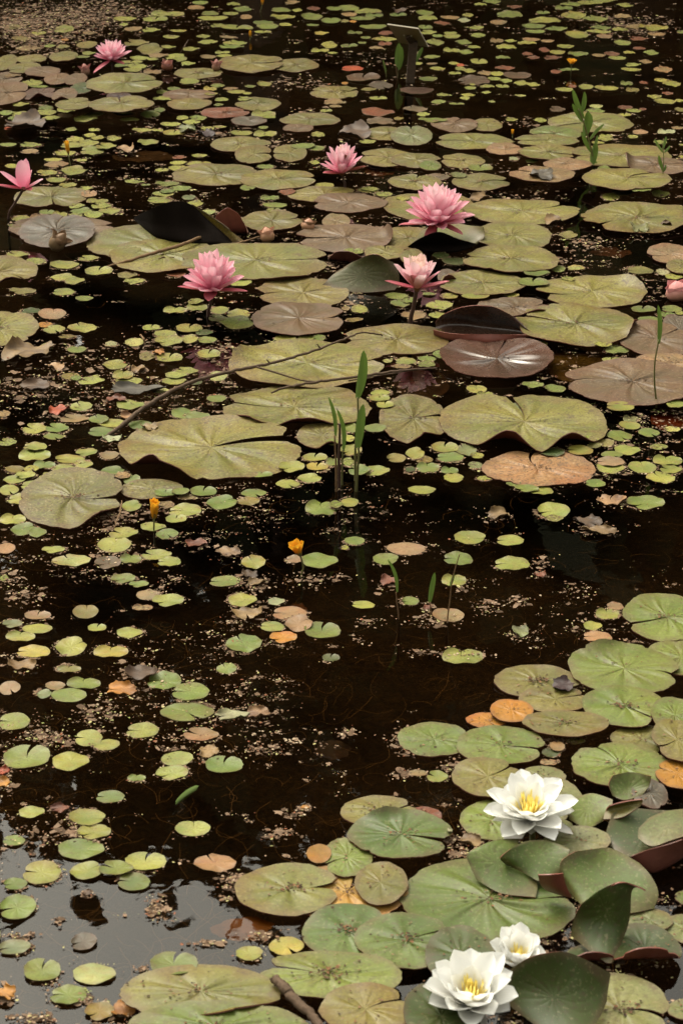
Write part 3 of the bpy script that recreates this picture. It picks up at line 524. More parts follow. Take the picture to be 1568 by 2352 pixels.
S('I','318,120,158,62,g 205,115,70,40,e 255,78,90,38,t 875,105,172,86,g 860,198,248,90,g 65,242,144,78,y 408,318,124,72,y 490,348,120,54,y 655,283,150,72,y 925,303,160,64,T 125,410,210,110,g 327,427,166,88,y 815,412,144,66,y 793,478,148,62,y 1030,443,170,78,g 628,500,84,34,g 507,587,130,56,g 148,658,116,54,y 400,683,162,78,y 435,750,154,70,y 375,830,208,90,g 65,788,100,48,g 887,733,164,66,y')
S('J','440,495,96,50,y 350,478,90,30,t 990,355,70,42,t 960,385,80,42,s 1075,332,86,26,u 950,428,80,30,T')
S('K','670,135,185,84,y 400,175,156,80,y 535,163,154,70,g 615,225,146,78,g 193,183,172,104,y 70,235,110,56,g 80,343,168,114,g 65,525,150,68,e 385,500,120,78,q 195,635,162,106,g 435,650,190,88,l 315,745,166,94,g 460,820,130,82,u 800,605,210,108,g 1145,555,120,66,y 1315,520,160,90,a 990,140,190,78,c 1465,95,110,90,o')

# landmarks used in the labels: phrase, picture position
MARKS = [('the far-left pink lily', 258, 120), ('the half-open pink lily at the left edge', 55, 405), ('the pink lily with brown sepals', 785, 365), ('the largest pink lily', 998, 480),
         ('the pale-centred pink lily', 955, 630), ('the mid-left pink lily', 490, 635), ('the pink bud at the right edge', 1545, 660), ('the sign on its post', 935, 110),
         ('the tall leafy shoot', 1345, 300), ('the thin shoot near the right edge', 1520, 370), ('the bare branch', 480, 900), ('the sword-leaved plant', 805, 960),
         ('the single reed on the right', 1508, 820), ('the yellow flower', 355, 1170), ('the orange funnel flower', 682, 1262), ('the little orange flower at upper right', 1310, 150),
         ('the yellow bud at upper left', 156, 345), ('the heart-shaped olive pad', 1200, 970), ('the orange-pink dying pad', 1235, 1078), ('the upper white lily', 1207, 1850),
         ('the front white lily', 1070, 2250), ('the purple heart-shaped pad', 1140, 828), ('the floating green blade', 430, 1826), ('the thin curved shoots', 950, 1370),
         ('the black folded pad', 420, 510), ('the largest olive pad', 485, 1032), ('the pair of orange pads', 1140, 1640), ('the bottom stick', 690, 2300), ('the leftmost tilted olive pad', 165, 1150),
         ('the brown bud', 148, 558), ('the three striped pink buds', 400, 150), ('the dark glossy pad', 1110, 740)]
ORD = ['nearest', 'second nearest', 'third nearest', 'fourth nearest', 'fifth nearest', 'sixth nearest', 'seventh nearest', 'eighth nearest', 'ninth nearest', 'tenth nearest']
ORD += [w + ' nearest' for w in ('eleventh', 'twelfth', 'thirteenth', 'fourteenth', 'fifteenth', 'sixteenth', 'seventeenth', 'eighteenth', 'nineteenth', 'twentieth')]
def place_labels(items, noun):
    """items: (object, x, y, colour word). Says side of the nearest landmark and the rank there."""
    groups = {}
    for (o, x, y, w) in items:
        best = min(MARKS, key=lambda m: math.hypot(m[1] - x, (m[2] - y) * 1.6)); dx, dy = x - best[1], (y - best[2]) * 1.6
        side = ('right of' if dx > 0 else 'left of') if abs(dx) > abs(dy) else ('in front of' if dy > 0 else 'behind')
        groups.setdefault((best[0], side, w), []).append((math.hypot(dx, dy), o))
    for (m, side, w), L in groups.items():
        L.sort(key=lambda t: t[0])
        for i, (_, o) in enumerate(L):
            o['label'] = f'{w} {noun} {side} {m}' if len(L) == 1 else f'{w} {noun} {side} {m}, {ORD[min(i, 19)]}'

def build_pads():
    rnd = random.Random(11); placed = []                   # placed: world centre, radii, level
    def level(p, rx, ry):
        k = 0
        for (q, ax, ay, l) in placed:
            if abs(p.x - q.x) < rx + ax and abs(p.y - q.y) < ry + ay:
                if math.hypot((p.x - q.x) / (rx + ax), (p.y - q.y) / (ry + ay)) < 0.93: k = max(k, l + 1)
        return k
    auto = []
    BIG.sort(key=lambda b: b['y1'] + b['k'].get('over', 0) * 45)
    for i, b in enumerate(BIG):
        k = dict(b['k']); lab = k.pop('label', None); over = k.pop('over', 0); under = k.pop('under', 'under'); mat = k.pop('mat', 'pad_rot' if b['c'] in 'ocaf' else 'pad' if b['y1'] < 1230 else 'pad_near'); k.pop('dirt', None); zf = k.pop('z', None)
        cx = (b['x0'] + b['x1']) / 2
        def solve(z):
            n, f = ground(cx, b['y1'], z), ground(cx, b['y0'], z); c = (n + f) / 2
            l, r_ = ground(b['x0'], to_pic(c)[1], z), ground(b['x1'], to_pic(c)[1], z)
            return Vector(((l.x + r_.x) / 2, c.y, z)), (r_.x - l.x) / 2, (f.y - n.y) / 2
        c, rx, ry = solve(0.004)
        if zf is None:
            l = level(c, rx, ry); placed.append((c, rx, ry, l)); z = 0.004 + 0.004 * min(l, 9)
        else: z = zf
        c, rx, ry = solve(z)
        k.setdefault('rim', 0.03); k.setdefault('wave', 0.0 if 'tilt' in k else 0.035); k.setdefault('thick', .0016); k.setdefault('pleat', .05); k.setdefault('bites', (0, 2, 4, 1, 3)[i % 5])
        big = rx > .07
        G, N, V, F, ids, uv = pad_geo(rx, ry, b['notch'], seed=100 + i, nseg=96 if big else 44, nring=11 if big else 7, **k)
        zmin = min(0.0, float(G[:, :, 2].min())) if zf is None else 0
        o = mesh_obj('lily_pad', V, F, [M[mat], M[under]], mat_ids=ids, uv=uv, loc=(c.x, c.y, z - zmin * .6))
        o.color = tone_of(b['c'], rnd, .08)
        tag(o, lab, 'lily pad', 'large water lily pads'); TOPS.append((o.location.copy(), G, N, rx))
        if not lab: auto.append((o, cx, (b['y0'] + b['y1']) / 2, WORD[b['c']] + (' large' if b['x1'] - b['x0'] > 150 else ' medium')))
    place_labels(auto, 'lily pad')
    # small round pads: twelve shapes
    protos = []
    for q in range(14):
        rr = random.Random(q); kind = q % 7
        protos.append(pad_geo(1, 1, None if kind == 6 else rr.uniform(0, 360), gap=rr.choice((.03, .06, .10, .17)), seed=300 + q, nseg=30, nring=5, rim=.02 + .015 * (q % 3), bites=(0, 0, 2, 0, 1)[q % 5], folds=[(rr.uniform(0, 360), .62, 45, .35)] if q % 7 == 3 else (), wave=.05 + .05 * (q % 2), cup=.02 + .04 * (q % 3), thick=.03, lobe=.10))
    meshes = {}
    SMALL.sort(key=lambda s: -s[2] * s[3])
    items, sV, sF, sU, sC, sI = [], [], [], [], [], []
    for i, (x, y, w, h, c) in enumerate(SMALL):
        def solve(z):
            n, f = ground(x, y + h / 2, z), ground(x, y - h / 2, z); cc = (n + f) / 2; u = unit_at(x, to_pic(cc)[1])
            return Vector((ground(x, to_pic(cc)[1], z).x, cc.y, z)), w / 2 * u, (f.y - n.y) / 2
        p, rx, ry = solve(.003)
        l = level(p, rx * .92, ry * .92); placed.append((p, rx * .92, ry * .92, l))
        z = .0025 + .0035 * min(l, 11)
        p, rx, ry = solve(z); ry = min(max(ry, rx * .62), rx * 1.45); q = rnd.randrange(14)
        col = tone_of(c, rnd, .13); flip = -1 if rnd.random() < .5 else 1
        tl = Euler((rnd.uniform(-.05, .05), rnd.uniform(-.05, .05), 0))
        if i < 300:
            far = y < 900
            if (q, far) not in meshes:
                G, N, V, F, ids, uv = protos[q]; o = mesh_obj('small_pad', V, F, [M['small_dirty' if far else 'small'], M['under_green']], mat_ids=ids, uv=uv); meshes[(q, far)] = o
            else:
                o = meshes[(q, far)].copy(); COL.objects.link(o)
            o.location = p; o.scale = (rx, ry, min(rx, ry)); o.rotation_euler = tl; o.color = col
            tag(o, None, 'small pad', 'small floating-heart pads'); items.append((o, x, y, WORD[c]))
        else:
            G, N, V, F, ids, uv = protos[q]; b0 = len(sV); mt = tl.to_matrix()
            for v in V: sV.append(p + mt @ Vector((v[0] * rx, v[1] * ry, v[2] * min(rx, ry))))
            sF += [tuple(b0 + t for t in f) for f in F]; sI += ids; sU += uv; sC += [col] * len(V)
    place_labels(items, 'small pad')
    # the same small pads go on past the frame and to the far bank
    for _ in range(2200):
        x = rnd.uniform(-3.6, 3.6); y = rnd.uniform(1.9, 11.0); px, py = to_pic(Vector((x, y, 0)))
        if -30 < px < 1598 and -6 < py < 2400: continue
        rx = rnd.uniform(.02, .045); ry = rx * rnd.uniform(.8, 1.15); p = Vector((x, y, .0025)); l = level(p, rx, ry)
        if l > 3: continue
        placed.append((p, rx, ry, l)); p.z += .0035 * l; col = tone_of(rnd.choice('yyyggktr'), rnd, .15)
        G, N, V, F, ids, uv = protos[rnd.randrange(14)]; b0 = len(sV)
        for v in V: sV.append(p + Vector((v[0] * rx, v[1] * ry, v[2] * rx)))
        sF += [tuple(b0 + t for t in f) for f in F]; sI += ids; sU += uv; sC += [col] * len(V)
    o = mesh_obj('distant_small_pads', sV, sF, [M['small_many'], M['under_green']], mat_ids=sI, uv=sU)
    at = o.data.color_attributes.new('tone', 'FLOAT_COLOR', 'POINT'); at.data.foreach_set('color', np.array(sC, dtype=np.float32).ravel())
    tag(o, 'the tiniest round green pads scattered over the far water', 'small pads', kind='stuff')
    return placed
PLACED = build_pads()

# pads bent out of the flat: rows of control points (picture x, y, height), first row the edge nearest the viewer
def sheet_pad(rows, c, mat, under, label, n=30, m=30, thick=.0016, seed=0):
    flat = .6 if seed in (6, 11, 12, 14, 16, 17, 18) else .72 if seed in (7, 8) else 1.0
    A = np.array([[tuple(ground(x, y, .010 + (z - .010) * flat)) for (x, y, z) in r] for r in rows])
    def res(A, n):                                    # Catmull-Rom along axis 0
        K = len(A); out = []
        for t in np.linspace(0, K - 1 - 1e-6, n):
            i = int(t); f = t - i; p0, p1, p2, p3 = A[max(i - 1, 0)], A[i], A[i + 1], A[min(i + 2, K - 1)]
            out.append(.5 * (2 * p1 + (p2 - p0) * f + (2 * p0 - 5 * p1 + 4 * p2 - p3) * f * f + (3 * p1 - p0 - 3 * p2 + p3) * f ** 3))
        return np.array(out)
    G = res(A, n); G = res(G.transpose(1, 0, 2), m).transpose(1, 0, 2)
    for i in range(n):
        for j in range(m):
            q = Vector(G[i, j]) * 22; e = max(abs(i / (n - 1) - .5), abs(j / (m - 1) - .5)) * 2
            G[i, j] += np.array((mnoise.noise(q + Vector((seed, 0, 0))) * .003, mnoise.noise(q + Vector((0, seed, 5))) * .003, mnoise.noise(q * .6) * .004)) * e
    N = np.cross(np.gradient(G, axis=1), np.gradient(G, axis=0)); N /= np.linalg.norm(N, axis=2, keepdims=True) + 1e-12
    o0 = G.reshape(-1, 3).mean(0); o0[2] = 0; Gl = G - o0; top = Gl.reshape(-1, 3); bot = (Gl - N * thick).reshape(-1, 3); nt = n * m
    V = list(top) + list(bot); F, ids, uv = [], [], []
    U = lambda i, j: ((math.atan2(i / (n - 1) - .45, j / (m - 1) - .5) / 6.2832) % 1.0, min(1, 2 * math.hypot(i / (n - 1) - .5, j / (m - 1) - .5)))
    for i in range(n - 1):
        for j in range(m - 1):
            a, b_, c_, d_ = i * m + j, i * m + j + 1, (i + 1) * m + j + 1, (i + 1) * m + j
            q = [U(i, j), U(i, j + 1), U(i + 1, j + 1), U(i + 1, j)]
            if max(t[0] for t in q) - min(t[0] for t in q) > .5: q = [(t[0] + (1 if t[0] < .5 else 0), t[1]) for t in q]
            F.append((a, b_, c_, d_)); ids.append(0); uv += q; F.append((nt + d_, nt + c_, nt + b_, nt + a)); ids.append(1); uv += q[::-1]
    B0 = len(V); ring = [(0, j) for j in range(m)] + [(i, m - 1) for i in range(1, n)] + [(n - 1, j) for j in range(m - 2, -1, -1)] + [(i, 0) for i in range(n - 2, 0, -1)]
    for (i, j) in ring: V += [top[i * m + j], bot[i * m + j]]
    for q in range(len(ring)):
        a, b_ = B0 + 2 * q, B0 + 2 * ((q + 1) % len(ring)); F.append((a, a + 1, b_ + 1, b_)); ids.append(1); uv += [(0, 1)] * 4
    o = mesh_obj('lily_pad', V, F, [M[mat], M[under]], mat_ids=ids, uv=uv, loc=tuple(o0)); o.color = tone_of(c, random.Random(seed), .03)
    tag(o, label, 'lily pad', 'large water lily pads'); return o
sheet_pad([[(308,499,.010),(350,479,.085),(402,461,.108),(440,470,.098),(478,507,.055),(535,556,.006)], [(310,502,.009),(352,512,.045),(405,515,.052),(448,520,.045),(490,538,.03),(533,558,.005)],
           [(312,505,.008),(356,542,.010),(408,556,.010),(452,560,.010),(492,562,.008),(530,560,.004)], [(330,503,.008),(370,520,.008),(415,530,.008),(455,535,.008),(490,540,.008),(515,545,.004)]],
          'k', 'pad', 'under_shaded', 'pad folded upright, its underside coloured black as shade, left of centre', seed=1)
sheet_pad([[(434,468,.099),(470,498,.062),(505,530,.03),(535,557,.006)], [(441,469,.100),(482,495,.068),(520,522,.042),(548,556,.008)], [(447,472,.096),(490,500,.062),(525,528,.036),(560,553,.006)]], 'u', 'pad', 'under_olive', 'narrow olive strip of leaf rolled along the right of the black folded pad', n=10, m=24, seed=2)
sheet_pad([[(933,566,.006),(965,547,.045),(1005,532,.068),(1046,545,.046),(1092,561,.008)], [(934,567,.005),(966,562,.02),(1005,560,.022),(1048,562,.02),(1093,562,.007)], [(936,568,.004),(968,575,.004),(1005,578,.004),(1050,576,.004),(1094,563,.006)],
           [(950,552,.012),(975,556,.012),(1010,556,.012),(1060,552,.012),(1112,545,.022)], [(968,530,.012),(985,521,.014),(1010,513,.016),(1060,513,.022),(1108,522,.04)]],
          'e', 'pad_smooth', 'under_shaded', 'pad with its front edge turned up dark, beneath the largest pink lily', seed=3)
sheet_pad([[(994,756,.022),(1060,767,.024),(1130,768,.022),(1200,769,.016),(1228,770,.010)], [(996,770,.005),(1060,786,.003),(1130,788,.003),(1200,778,.004),(1228,771,.008)], [(1000,756,.008),(1060,764,.005),(1130,766,.005),(1195,764,.006),(1224,768,.010)],
           [(1000,738,.025),(1060,738,.022),(1120,744,.022),(1180,748,.022),(1215,762,.016)], [(1012,722,.045),(1060,704,.075),(1105,702,.085),(1150,713,.065),(1196,742,.03)]],
          'P', 'pad_gloss', 'under_red', 'dark glossy purple pad with red turned-up front edge', seed=4)
sheet_pad([[(738,655,.004),(790,667,.004),(850,672,.004),(908,668,.006)], [(748,648,.012),(800,645,.022),(855,645,.026),(914,652,.018)], [(765,632,.026),(808,618,.046),(860,610,.060),(915,630,.040)], [(785,618,.036),(815,600,.064),(862,584,.090),(908,606,.062)]],
          'h', 'pad_smooth', 'under_red', 'dull teal pad tilted up left of the pale-centred pink lily', seed=5)
sheet_pad([[(1300,2040,.012),(1340,2085,.014),(1400,2105,.016),(1500,2085,.012)], [(1284,2004,.045),(1338,2036,.034),(1408,2046,.030),(1509,2050,.030)], [(1288,1978,.066),(1346,1990,.050),(1408,1992,.046),(1490,2010,.046)], [(1318,1958,.075),(1360,1953,.070),(1405,1951,.062),(1464,1980,.052)]],
          'G', 'pad_smooth', 'under_red', 'raised green pad with a pale midrib at lower right', seed=6)
sheet_pad([[(1314,2150,.012),(1350,2185,.010),(1392,2214,.008),(1412,2206,.008)], [(1320,2110,.045),(1362,2115,.048),(1408,2125,.045),(1440,2125,.035)], [(1334,2076,.078),(1372,2052,.104),(1416,2038,.116),(1452,2044,.104)], [(1342,2068,.080),(1380,2040,.112),(1425,2029,.124),(1482,2046,.106)]],
          'd', 'pad_smooth', 'under_red', 'dark green pad folded upright at lower right with a brown rim', seed=7)
sheet_pad([[(1150,2296,.02),(1200,2330,.02),(1270,2375,.02),(1340,2380,.02),(1392,2300,.02)], [(1150,2266,.042),(1204,2268,.048),(1270,2280,.05),(1330,2290,.045),(1398,2268,.03)], [(1154,2238,.058),(1204,2200,.098),(1268,2183,.116),(1318,2188,.104),(1402,2236,.045)]],
          'd', 'pad_smooth', 'under', 'large dark green pad tilted up right of the front white lily', seed=8)

sheet_pad([[(1095,2025,.012),(1150,2052,.010),(1228,2060,.010)], [(1078,1992,.032),(1150,2002,.030),(1228,2008,.020)], [(1072,1962,.052),(1120,1947,.056),(1190,1942,.045)], [(1108,1941,.056),(1145,1930,.055),(1200,1928,.040)]], 'G', 'pad_smooth', 'under_red', 'green pad standing half raised, leftmost behind the broadest green pad', seed=11)
sheet_pad([[(1160,1987,.035),(1205,2007,.028),(1240,2024,.026),(1285,2008,.030)], [(1150,1972,.062),(1205,1977,.048),(1250,1982,.044),(1300,1982,.045)], [(1172,1953,.072),(1215,1946,.064),(1260,1946,.058),(1308,1956,.060)], [(1200,1937,.072),(1225,1932,.070),(1260,1931,.064),(1305,1948,.060)]], 'G', 'pad_smooth', 'under_red', 'green pad with wavy brown-edged front, left of the pad with pale midrib', seed=12)
sheet_pad([[(1234,2006,.058),(1262,2004,.064),(1290,2002,.060)], [(1240,2030,.038),(1270,2034,.040),(1300,2036,.036)], [(1254,2044,.022),(1284,2054,.020),(1310,2062,.018)]], 'd', 'pad_smooth', 'under_red', 'reddish rolled leaf tube between two raised green pads', n=14, m=14, seed=13)
sheet_pad([[(1306,1882,.030),(1346,1899,.028),(1386,1886,.032)], [(1302,1856,.050),(1350,1852,.046),(1403,1857,.050)], [(1320,1829,.054),(1360,1821,.055),(1405,1836,.056)]], 'g', 'pad_smooth', 'under_red', 'small raised green pad just right of the upper white lily', n=20, m=20, seed=14)
sheet_pad([[(1384,1880,.030),(1430,1876,.034),(1470,1852,.046)], [(1390,1862,.034),(1432,1854,.040),(1474,1842,.052)], [(1400,1852,.044),(1436,1843,.050),(1472,1836,.056)]], 'k', 'pad_smooth', 'under_red', 'narrow rolled pad edge right of the upper white lily', n=14, m=20, seed=15)
sheet_pad([[(1402,1828,.018),(1432,1838,.016),(1474,1828,.018)], [(1394,1802,.040),(1442,1810,.024),(1492,1806,.032)], [(1404,1783,.052),(1450,1777,.046),(1494,1786,.052)]], 'G', 'pad_smooth', 'under_red', 'cupped green pad with raised dark rim above the purple-grey one', n=20, m=20, seed=16)
sheet_pad([[(1394,1940,.018),(1440,1966,.016),(1500,1950,.018),(1570,1925,.020)], [(1391,1906,.036),(1450,1912,.030),(1510,1907,.030),(1580,1892,.030)], [(1404,1870,.052),(1450,1858,.050),(1520,1858,.050),(1590,1862,.050)]], 'd', 'pad_smooth', 'under', 'dark green shaded pad under the pale-edged pad at the right edge', seed=17)
sheet_pad([[(1466,1926,.048),(1500,1944,.048),(1550,1928,.054),(1620,1908,.060)], [(1467,1901,.060),(1510,1897,.060),(1560,1887,.064),(1625,1877,.064)], [(1490,1876,.060),(1530,1861,.064),(1580,1855,.064),(1635,1855,.060)]], 'e', 'pad_smooth', 'under_red', 'pale pad with purplish edge cut by the right edge of the picture', seed=18)
sheet_pad([[(1448,1966,.034),(1490,1950,.044),(1566,1928,.052)], [(1464,1990,.014),(1502,2002,.010),(1568,1968,.016)], [(1476,1966,.010),(1512,1966,.010),(1570,1945,.010)]], 'd', 'pad_smooth', 'under', 'black rolled pad with reddish lower lip at the right edge', n=20, m=20, seed=19)

# ------------------------------------------------------------------ flowers
_petal_cache = {}
def petal_mesh(L, W, cup, curve, mat, tip=0.6, name='petal'):
    key = (round(L, 4), round(W, 4), round(cup, 2), round(curve, 2), mat, round(tip, 2))
    if key in _petal_cache: return _petal_cache[key]
    nu, nv = 10, 6; V, F, uv = [], [], []
    pk = max(((t / 100 + .10) ** .62) * ((1 - t / 100) ** tip) for t in range(101))
    for i in range(nu + 1):
        t = i / nu; w = W / 2 * ((t + .10) ** .62) * (max(0, 1 - t) ** tip) / pk + (0.0004 if i == nu else 0)
        for j in range(nv + 1):
            s = -1 + 2 * j / nv
            V.append((L * t - .12 * L * abs(s) * t * (1 - t), s * w * (1 - .12 * cup * s * s), cup * w * s * s * .9 + curve * L * t * t))
    for i in range(nu):
        for j in range(nv):
            a = i * (nv + 1) + j; F.append((a, a + nv + 1, a + nv + 2, a + 1))
            us, ts = (j / nv, (j + 1) / nv), (i / nu, (i + 1) / nu)
            uv += [(us[0], ts[0]), (us[0], ts[1]), (us[1], ts[1]), (us[1], ts[0])]
    o = mesh_obj(name, V, F, [M[mat]], uv=uv); me = o.data; bpy.data.objects.remove(o)
    _petal_cache[key] = me; return me
def add_petal(parent, head, az, el, L, W, mat, cup=.55, curve=.12, r0=.004, tip=.6, roll=0., tilt=0., name='petal', rise=0.):
    o = bpy.data.objects.new(name, petal_mesh(L, W, cup, curve, mat, tip, name)); COL.objects.link(o); o.parent = parent
    m = Matrix.Rotation(tilt, 4, 'X') @ Matrix.Rotation(R(az), 4, 'Z') @ Matrix.Translation((r0, 0, rise)) @ Matrix.Rotation(-R(el), 4, 'Y') @ Matrix.Rotation(roll, 4, 'X')
    o.matrix_local = Matrix.Translation(head) @ m; return o

def lily(head_px, foot_px, span, rings, extras, label, seed, stamens=0, tilt=8, stem_r=.0035, name='water_lily', stamen_l=.3, group='pink water lilies', stem='stem_dark', bow=(0, 0), tip=.55):
    """span in picture units, petal lengths as fractions of half the span"""
    rnd = random.Random(seed); foot = ground(*foot_px); head = at_depth(head_px[0], head_px[1], foot.y)
    u = (head - Vector((0, 0, CAM_H))).length / FPX; hs = span / 2 * u
    e = empty(name, foot); h = head - foot; tl = R(tilt)
    pts = smooth_path([(0, 0, -.12), (0, 0, 0), Vector((bow[0], 0, 0)) + h * .5, h + Vector((0, 0, .002))], 5)
    tube('stem', pts, [stem_r] * len(pts), M[stem], e)
    # receptacle: short cup under the petals
    V, F = [], []
    for i, (rr, zz) in enumerate(((stem_r, -.006), (.007, -.003), (.009, .002), (.006, .008), (.001, .010))):
        for k in range(10): a = k * math.pi / 5; V.append(h + Matrix.Rotation(tl, 3, 'X') @ Vector((rr * math.cos(a), rr * math.sin(a), zz)))
    for i in range(4):
        for k in range(10): F.append((i * 10 + k, i * 10 + (k + 1) % 10, (i + 1) * 10 + (k + 1) % 10, (i + 1) * 10 + k))
    core = mesh_obj('receptacle', V, F, [M['sepal_brown'] if 'pink' in group else M['stem_green']], e)
    for ri, (n, el, lf, wf, mat) in enumerate(rings):
        off = rnd.uniform(0, 360)
        sizes = [(lf * f, wf) for f in (.94, 1.0, 1.06)]
        for k in range(n):
            l, w = sizes[rnd.randrange(3)]
            add_petal(e, h, off + 360 * k / n + rnd.uniform(-8, 8), el + rnd.uniform(-6, 6), l * hs, w * hs, mat, cup=.6, curve=.06 + .12 * (el / 90), tilt=tl, roll=rnd.uniform(-.12, .12), rise=.0012 * ri, tip=tip)
    for (az, el, lf, wf, mat, cv) in extras:
        add_petal(e, h, az, el, lf * hs, wf * hs, mat, cup=.5, curve=cv, tilt=0, name='sepal' if 'sepal' in mat else 'petal')
    for k in range(stamens):
        el = rnd.uniform(38, 84); add_petal(core, h, k * 137.5, el, stamen_l * hs * rnd.choice((.9, 1.0, 1.1)), .055 * hs, 'stamen', cup=.3, curve=.25, r0=.004, tilt=tl, name='stamen', rise=.006, tip=.3)
    tag(e, label, 'water lily', group); return e

SP = 'sepal_pink'
M['bud_skin'] = petal_material('bud_skin', (0.40, 0.20, 0.12), (0.55, 0.24, 0.24), trans=.15)
M['bud_brown'] = petal_material('bud_brown', (0.13, 0.085, 0.04), (0.17, 0.10, 0.055), trans=.1)
M['sepal_dull'] = petal_material('dull_sepal', (0.24, 0.14, 0.08), (0.34, 0.15, 0.13), trans=.1)
lily((258, 139), (259, 172), 88, [(10, 22, 1.0, .36, 'pink'), (11, 40, 1.0, .38, 'pink_in'), (11, 56, .98, .32, 'pink_in'), (9, 70, .92, .30, 'pink_pale'), (6, 82, .85, .28, 'pink_pale')],
     [(215, -28, 1.15, .38, SP, .05), (320, -10, .8, .35, SP, .1)], 'far-left pink water lily with many narrow petals above an olive pad', 1, tilt=4)
lily((56, 434), (20, 502), 112, [], [(168, 30, 1.15, .46, 'pink', .10), (275, 74, 1.38, .62, 'pink', -.02), (345, 24, .92, .40, 'pink_in', .12), (200, 6, 1.05, .36, SP, .16), (80, 66, 1.2, .5, 'pink', .05), (100, 55, 1.0, .4, 'pink_in', .05), (300, 5, .7, .4, SP, .1), (30, 60, .8, .4, 'pink_pale', .1)],
     'half-open pink water lily with few petals at the left edge', 2, bow=(-.004, 0))
lily((785, 398), (792, 430), 104, [(6, 40, 1.05, .44, 'pink'), (7, 58, 1.22, .42, 'pink_in'), (6, 72, 1.25, .42, 'pink_pale'), (5, 82, 1.15, .36, 'cream_pink')],
     [(285, 62, 1.10, .50, 'sepal_brown', .03), (355, 12, 1.05, .42, 'sepal_brown', .12), (20, 32, 1.12, .40, 'pink', .1), (185, 20, 1.0, .42, 'pink', .12), (215, 5, .95, .4, SP, .1)], 'pink water lily with an upright brown sepal in front of its petals', 3)
lily((1003, 513), (986, 566), 160, [(9, 12, 1.0, .38, 'pink'), (10, 28, 1.0, .38, 'pink'), (11, 44, 1.02, .36, 'pink_in'), (10, 58, 1.05, .34, 'pink_in'), (8, 71, 1.05, .32, 'pink_pale'), (5, 82, .95, .28, 'pink_pale')],
     [(235, -42, .78, .34, SP, -.05), (330, -16, .82, .30, SP, .02), (185, -4, 1.05, .26, SP, .06)], 'largest pink water lily, wide open with one sepal hanging down', 4, tilt=6, bow=(.004, 0), tip=.5)
lily((957, 663), (942, 744), 136, [(7, 46, 1.05, .44, 'pink_pale'), (7, 60, 1.12, .44, 'pink_pale'), (6, 72, 1.15, .42, 'cream_pink'), (5, 82, 1.05, .36, 'cream_pink')],
     [(182, 8, 1.05, .32, SP, .14), (356, 8, 1.05, .32, SP, .14), (255, 46, .92, .40, SP, .05), (305, 50, .92, .42, 'pink', .05), (225, 44, 1.15, .40, 'pink', .05), (330, 40, 1.1, .40, 'pink', .06)], 'pale-centred pink water lily standing tall on a dark stem', 5, stem_r=.005, tilt=4, tip=.45)
lily((490, 668), (478, 727), 152, [(9, 22, .98, .36, 'pink'), (10, 40, 1.02, .37, 'pink'), (11, 55, 1.10, .36, 'pink_in'), (10, 68, 1.14, .34, 'pink_in'), (7, 80, 1.12, .30, 'pink_pale')],
     [(260, -14, .62, .42, SP, .08), (350, 0, 1.0, .28, SP, .05), (195, 8, 1.05, .26, SP, .08)], 'mid-left pink water lily over open black water', 6, stem_r=.004, tip=.42, tilt=3)
WS = 'white_sepal'
lily((1213, 1880), (1222, 1932), 204, [(6, 10, 1.02, .56, 'white'), (7, 22, 1.05, .56, 'white'), (7, 35, 1.0, .54, 'white'), (6, 48, .82, .44, 'white')],
     [(232, -24, .95, .46, WS, -.06), (335, -8, .98, .40, WS, .02), (190, -2, .75, .30, 'white', .1), (272, -16, .45, .40, 'white', .12)], 'upper white water lily with yellow centre above the green pads', 7, stamens=56, tilt=12, group='white water lilies', stem='stem_green', stem_r=.004, stamen_l=.5, tip=.5)
lily((1079, 2306), (1086, 2350), 218, [(6, 22, 1.02, .58, 'white'), (7, 34, 1.12, .58, 'white'), (6, 46, 1.12, .56, 'white'), (5, 56, .80, .48, 'white')],
     [(285, -40, .80, .48, WS, -.05), (185, 24, 1.05, .5, WS, .1)], 'front white water lily, largest bloom at the bottom edge', 8, stamens=56, tilt=12, group='white water lilies', stem='stem_green', stem_r=.004, stamen_l=.5, tip=.43)
lily((1188, 2218), (1196, 2250), 128, [(6, 40, 1.25, .80, 'white'), (6, 52, 1.42, .80, 'white'), (5, 62, 1.30, .66, 'white')],
     [], 'smaller half-closed white water lily just behind the front one', 9, stamens=44, tilt=10, group='white water lilies', stem='stem_green', stem_r=.004, stamen_l=.62, tip=.40)

def lathe(name, base, axis, prof, mat, parent=None, seg=12, ridge=0.0):
    """prof: (distance along the axis, radius)"""
    ax = Vector(axis).normalized(); a = ax.orthogonal().normalized(); b = ax.cross(a); V, F = [], []
    for (t, r) in prof:
        for k in range(seg):
            an = 2 * math.pi * k / seg; q = r * (1 + ridge * math.cos(an * 4)); V.append(Vector(base) + ax * t + a * (q * math.cos(an)) + b * (q * math.sin(an)))
    n = len(prof)
    for i in range(n - 1):
        for k in range(seg): F.append((i * seg + k, i * seg + (k + 1) % seg, (i + 1) * seg + (k + 1) % seg, (i + 1) * seg + k))
    uv = []
    for i in range(n - 1):
        for k in range(seg): uv += [(k / seg, i / n), ((k + 1) / seg, i / n), ((k + 1) / seg, (i + 1) / n), (k / seg, (i + 1) / n)]
    F.append(tuple(range(seg))[::-1]); uv += [(0, 0)] * seg; F.append(tuple((n - 1) * seg + k for k in range(seg))); uv += [(0, 1)] * seg
    return mesh_obj(name, V, F, [M[mat]], parent, uv=uv)
